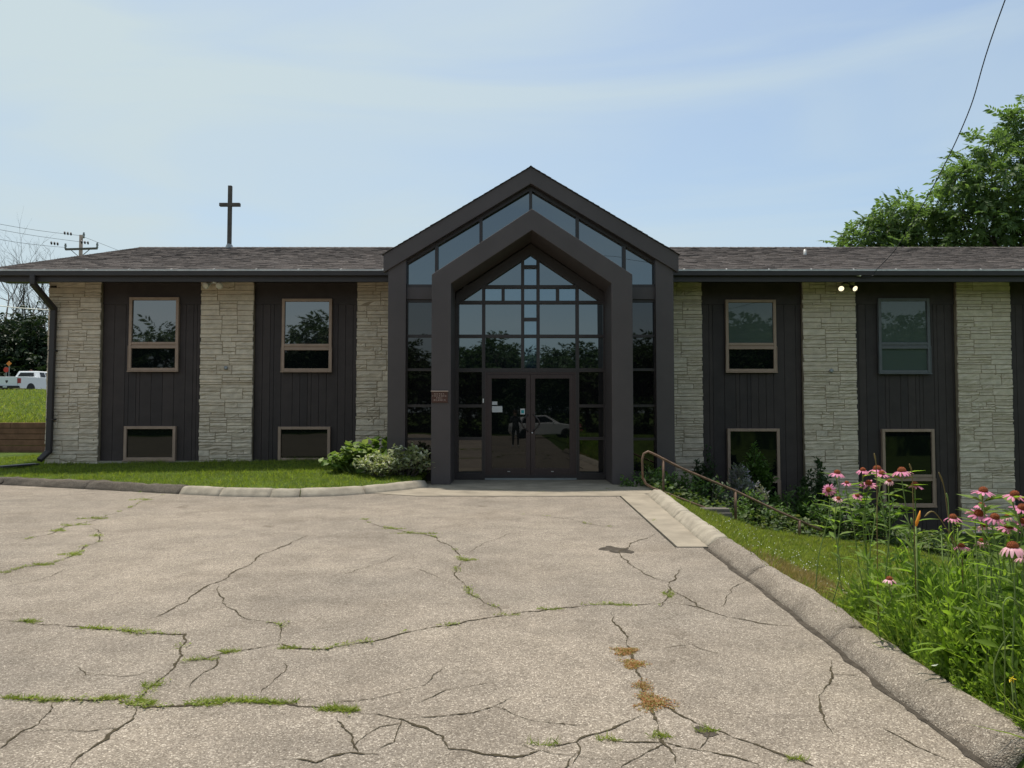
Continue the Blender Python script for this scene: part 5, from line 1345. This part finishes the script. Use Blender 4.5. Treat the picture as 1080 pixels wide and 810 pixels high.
def coneflower(px, py, wpx, tilt, pale, label, seed):
    r = np.random.default_rng(seed)
    Y = r.uniform(2.5, 2.72)*FPX/(px-540)
    if px == 938 and py > 600: Y = 4.62
    if wpx > 22: Y = 3.6
    head = W(px, py, Y); dia = wpx*Y/FPX*1.02
    bx, by = head.x+r.normal(.06, .08), head.y+r.normal(0, .10); bz = hz(bx, by)
    root = empty('coneflower', (bx, by, bz), 0, label, 'flower', 'pink coneflowers in the bed')
    base = Vector((0, 0, 0)); h = head-Vector((bx, by, bz)); an = r.uniform(0, 2*PI)
    face = Vector((math.cos(an)*.25*tilt, -tilt*.8+math.sin(an)*.1*tilt, 1)).normalized() if tilt < .85 else Vector((-.55, -.75, .35)).normalized()
    cpts = crom([base, h*.35+Vector((r.normal(0,.03), r.normal(0,.03), 0)), h*.7+Vector((r.normal(0,.02), r.normal(0,.02), .01)), h-face*.06, h-face*.012], 4)
    mb_ = MB(); mb_.tube(cpts, [.0045*(1-.35*i/len(cpts)) for i in range(len(cpts))], 6); mb_.build('stem', M['stem'], root, smooth=True)
    n = int(r.integers(11, 17)); P_, D_ = [], []
    for k in range(n):
        t = r.uniform(.25, .86)**.9; q = cpts[int(t*(len(cpts)-1))]; P_.append(q); a2 = r.uniform(0, 6.28); D_.append((math.cos(a2), math.sin(a2), .45))
    V_, F_ = scatter(LTN[0], LTN[1], np.array(P_), basis(D_, r.normal(0, .3, n)), r.uniform(.09, .17, n)*1.05); npmesh('leaves', V_, F_, M['weed'], root)
    q = face.to_track_quat('Z', 'Y').to_matrix().to_4x4(); Mx = Matrix.Translation(h) @ q
    rc = dia*.21; mb_ = MB(); mb_.lathe([(rc*.5, -rc*.45), (rc, -rc*.1), (rc*1.02, rc*.25), (rc*.85, rc*.7), (rc*.5, rc*1.0), (rc*.12, rc*1.12)], 12, Mx)
    # little spines
    for k in range(60):
        z = (k+.5)/60; a2 = k*2.39996; rr = rc*1.0*math.sqrt(max(0, 1-z*z*.95)); p_ = Vector((rr*math.cos(a2), rr*math.sin(a2), rc*(.1+1.0*z))); o_ = Vector((p_.x, p_.y, p_.z*.6+rc*.2)).normalized()
        mb_.tube([Mx @ p_, Mx @ (p_+o_*rc*.16)], [rc*.07, rc*.015], 3, cap=False)
    mb_.build('flower_cone', M['cone'], root)
    npet = int(r.integers(12, 16)); L_ = dia*.5-rc*.5; P_, D_, S_ = [], [], []
    droop = r.uniform(.25, .7) if not pale else r.uniform(.7, 1.1)
    if tilt >= .5: droop *= .4
    tv, tf = [], []
    for j in range(5):
        t = j/4; ww = (.10, .155, .17, .15, .05)[j]; zz = -droop*t*t*.75; yy = t*(1-.18*droop*t)
        tv += [(-ww, yy, zz-.02), (0, yy, zz+.025), (ww, yy, zz-.02)]
    for j in range(4):
        o_ = j*3; tf += [(o_, o_+1, o_+4), (o_, o_+4, o_+3), (o_+1, o_+2, o_+5), (o_+1, o_+5, o_+4)]
    mats = []; PP = []
    for k in range(npet):
        a2 = 2*PI*k/npet+r.normal(0, .08); d = Vector((math.cos(a2), math.sin(a2), r.normal(-.12, .12))); 
        p_ = Vector((math.cos(a2)*rc*.75, math.sin(a2)*rc*.75, -rc*.1)); up_ = Vector((0, 0, 1)); X_ = d.normalized().cross(up_).normalized(); Z_ = X_.cross(d.normalized())
        Bm = np.array(q.to_3x3()) @ np.stack([np.array(X_), np.array(d.normalized()), np.array(Z_)], 1); mats.append(Bm); PP.append(np.array(Mx @ p_))
    V_, F_ = scatter(np.array(tv), np.array(tf), np.array(PP), np.array(mats), r.uniform(.88, 1.12, npet)*L_*1.06)
    npmesh('petals', V_, F_, M['petal_pale' if pale else 'petal'], root)
    return root
for i, f in enumerate(FL): coneflower(*f, 100+i)
# extra leafy coneflower foliage is part of the weeds; a daylily with an orange bud
p = W(968, 548, 4.7); zb_ = hz(p.x+.05, 4.75)
dl = empty('daylily', (p.x+.03, 4.75, zb_), 0, 'daylily stalk with a single closed orange bud', 'flower')
mb = MB(); top = W(966, 555, 4.7); mb.tube([(p.x+.03, 4.75, zb_), (p.x, 4.72, zb_+.4), top], .005, 6); mb.tube([top-Vector((0,0,.06)), top+Vector((-.07,0,.07))], .003, 5); local(mb.build('stem', M['stem'], smooth=True), dl)
mb = MB(); mb.tube([W(966, 556, 4.7), W(967, 551, 4.7), W(969.3, 544, 4.7), W(970.5, 538.5, 4.7)], [.004, .010, .008, .002], 8); local(mb.build('bud', M['lily'], smooth=True), dl)
mb = MB(); mb.tube([W(962, 553, 4.7), W(961.5, 549, 4.7), W(961, 546, 4.7)], [.004, .009, .003], 8); local(mb.build('green_bud', M['stem'], smooth=True), dl)
# yellow flower near the kerb
p = W(1067, 716, 3.45); zb_ = hz(p.x+.03, 3.5)
yf = empty('yellow_flower', (p.x+.03, 3.5, zb_), 0, 'small yellow flower low in the weeds near the kerb end', 'flower')
mb = MB(); mb.tube([(p.x+.03, 3.5, zb_), (p.x+.02, 3.47, (zb_+p.z)/2), p], .0035, 6); local(mb.build('stem', M['stem'], smooth=True), yf)
tv, tf = leaf_t(1, .55, .1, .1); an = np.linspace(0, 2*PI, 6)[:-1]
V, F = scatter(tv, tf, np.tile(np.array(p), (5, 1)), basis(np.stack([np.cos(an)*.9, -.35+0*an, np.sin(an)*.9], 1)), np.full(5, .022)); local(npmesh('petals', V, F, M['yellow']), yf)
# green budded stalks and thin seed stalks
for i, (px, py, lab) in enumerate(((993, 558, 'stalk with pale green buds before the dark siding, left one'), (1010, 557, 'stalk with pale green buds before the dark siding, right one'))):
    p = W(px, py, 4.6); bx = p.x+.03; zb_ = hz(bx, 4.65); r_ = empty('budded_stalk', (bx, 4.65, zb_), 0, lab, 'plant', 'green budded stalks in the bed')
    mb = MB(); mb.tube([(bx, 4.65, zb_), (bx-.01, 4.62, (zb_+p.z)/2), p], .004, 5); local(mb.build('stem', M['stem'], smooth=True), r_)
    V, F = scatter(LT[0], LT[1], np.tile(np.array(p), (9, 1))+rng.normal(0, .012, (9, 3)), basis(rdirs(9, 0, 1)), rng.uniform(.02, .035, 9)); local(npmesh('buds', V, F, M['blade']), r_)
    n = 8; PP = np.array([(bx-.01*t, 4.63, zb_+(p.z-zb_)*t) for t in rng.uniform(.3, .9, n)]); V, F = scatter(LTN[0], LTN[1], PP, basis(rdirs(n, .1, .6)), rng.uniform(.06, .12, n)); local(npmesh('leaves', V, F, M['weed']), r_)
for i, pts in enumerate(([(925,560,4.9),(925,520,4.9),(924,490,4.9),(922,478,4.9)], [(965,570,4.8),(963,530,4.8),(962,500,4.8),(959,489,4.8)], [(1010,590,4.6),(1002,560,4.6),(996,515,4.6),(990,498,4.6)], [(1015,585,4.3),(1000,560,4.3),(985,540,4.3),(975,545,4.3)], [(1040,600,3.9),(1055,570,3.9),(1072,562,3.9),(1082,555,3.9)], [(1000,600,4.4),(1001,560,4.4),(1000,530,4.4),(998,520,4.4)], [(1060,680,3.5),(1058,640,3.5),(1066,630,3.5),(1076,640,3.5)])):
    labs = ['thin dry seed stalk at the left side of the lower window frame', 'thin dry seed stalk against the dark window pane', 'long bent seed stalk crossing the dark siding', 'dry arching stalk left of the far right pier', 'pale green arching stem at the right picture edge', 'short upright seed head against the dark siding', 'pale arching stem low at the right edge']
    p3 = crom([W(*q) for q in pts], 6); p3 = [Vector((p3[0].x+.02, p3[0].y+.05, hz(p3[0].x+.02, p3[0].y+.05)))]+p3
    mb = MB(); mb.tube(p3, [.003]*(len(p3)-6)+[.0035, .005, .006, .005, .004, .002], 5); tag(mb.build('seed_stalk', M['dry'] if i in (2, 3, 0, 1) else M['stem'], smooth=True), labs[i], 'plant', 'tall thin stalks in the bed')
# fallen petal on the kerb
p = G(986, 703, .145); mb = MB(); mb.add([(p.x-.02,p.y,.15),(p.x,p.y-.012,.152),(p.x+.022,p.y+.004,.158),(p.x,p.y+.014,.15)], [(0,1,2,3)]); tag(mb.build('fallen_petal', M['clover']), 'white fallen petal at the grass edge of the right kerb', 'petal')

# ------------------------------------------------------------------ the photographer, standing behind the view and mirrored in the left door
def person():
    root = empty('person', (.12, -.42, 0), 0, 'person in dark clothes holding up a phone, mirrored in the left door', 'person')
    J = {'pel': (0,0,.95,.15), 'spi': (0,.01,1.15,.135), 'che': (0,0,1.36,.155), 'nec': (0,.02,1.50,.06), 'hd0': (0,.04,1.575,.075), 'hd1': (0,.04,1.66,.088), 'hd2': (0,.03,1.73,.06)}
    E = [('pel','spi'),('spi','che'),('che','nec'),('nec','hd0'),('hd0','hd1'),('hd1','hd2')]
    for s_, n in ((-1,'l'),(1,'r')):
        J.update({n+'sh': (s_*.19,0,1.41,.062), n+'el': (s_*.24,.06,1.14,.048), n+'wr': (s_*.12,.27,1.36,.033), n+'ha': (s_*.08,.31,1.44,.036),
                  n+'hp': (s_*.10,0,.90,.10), n+'kn': (s_*.12,.02,.50,.065), n+'an': (s_*.13,-.02,.09,.045), n+'to': (s_*.15,.14,.045,.042)})
        E += [('che',n+'sh'),(n+'sh',n+'el'),(n+'el',n+'wr'),(n+'wr',n+'ha'),('pel',n+'hp'),(n+'hp',n+'kn'),(n+'kn',n+'an'),(n+'an',n+'to')]
        for k in range(4):
            a0, a1 = n+'f%d' % k, n+'g%d' % k
            J[a0] = (s_*(.066+.0), .325, 1.425+k*.02, .010); J[a1] = (s_*.03, .335, 1.425+k*.02, .008); E += [(n+'ha', a0), (a0, a1)]
        J[n+'t0'] = (s_*.07,.285,1.43,.011); J[n+'t1'] = (s_*.04,.285,1.45,.009); E += [(n+'ha', n+'t0'), (n+'t0', n+'t1')]
    ks = list(J); me = bpy.data.meshes.new('body'); me.from_pydata([J[k][:3] for k in ks], [(ks.index(a), ks.index(b)) for a, b in E], [])
    ob = bpy.data.objects.new('body', me); COL.objects.link(ob); ob.parent = root
    sk = ob.modifiers.new('skin', 'SKIN'); sk.use_smooth_shade = True
    for i, k in enumerate(ks):
        me.skin_vertices[0].data[i].radius = (J[k][3], J[k][3]*.8 if k in ('che','spi','pel') else J[k][3])
    me.skin_vertices[0].data[ks.index('pel')].use_root = True
    sb = ob.modifiers.new('sub', 'SUBSURF'); sb.levels = sb.render_levels = 1
    # trousers, shirt, skin by height
    m = M['skin'].copy(); m.name = 'clothed body'; t = m.node_tree; N = t.nodes; L = t.links
    tcn = N.new('ShaderNodeTexCoord'); sp_ = N.new('ShaderNodeSeparateXYZ'); rp_ = N.new('ShaderNodeValToRGB'); rp_.color_ramp.interpolation = 'CONSTANT'
    mrn = N.new('ShaderNodeMapRange'); mrn.inputs['From Max'].default_value = 2; L.new(tcn.outputs['Object'], sp_.inputs[0]); L.new(sp_.outputs['Z'], mrn.inputs['Value']); L.new(mrn.outputs[0], rp_.inputs['Fac'])
    e = rp_.color_ramp.elements; e[0].position = 0; e[0].color = (.5,.5,.5,1); e[1].position = .045; e[1].color = (.045,.043,.042,1)
    for p_, c_ in ((.49, (.06,.06,.07,1)), (.755, (.5,.33,.25,1))): q = e.new(p_); q.color = c_
    L.new(rp_.outputs['Color'], N['Principled BSDF'].inputs['Base Color']); me.materials.append(m)
    mb_ = MB(); mb_.lathe([(.095,-.05),(.103,0),(.09,.055),(.05,.09),(.01,.10)], 16, Matrix.Translation((0,.015,1.70))); mb_.build('hair', M['hair'], root, smooth=True)
    mb_ = MB(); mb_.tube([(0,.128,1.66),(0,.150,1.63),(0,.125,1.62)], [.008,.014,.008], 6)
    for s_ in (-1,1): mb_.lathe([(.004,-.01),(.012,0),(.004,.01)], 8, Matrix.Translation((s_*.035,.122,1.665))); mb_.tube([(s_*.09,.03,1.68),(s_*.10,.02,1.655),(s_*.09,.03,1.63)], [.008,.014,.006], 6)
    mb_.tube([(-.025,.125,1.59),(0,.13,1.588),(.025,.125,1.59)], .006, 5); mb_.build('face', M['skin'], root, smooth=True)
    return root
pr = person()
ph = MB(); ph.box(.045, .195, -.085, -.077, 1.40, 1.475)
tag(ph.build('phone', M['black'], bevel=.003), 'dark phone held up by the person mirrored in the door', 'phone')
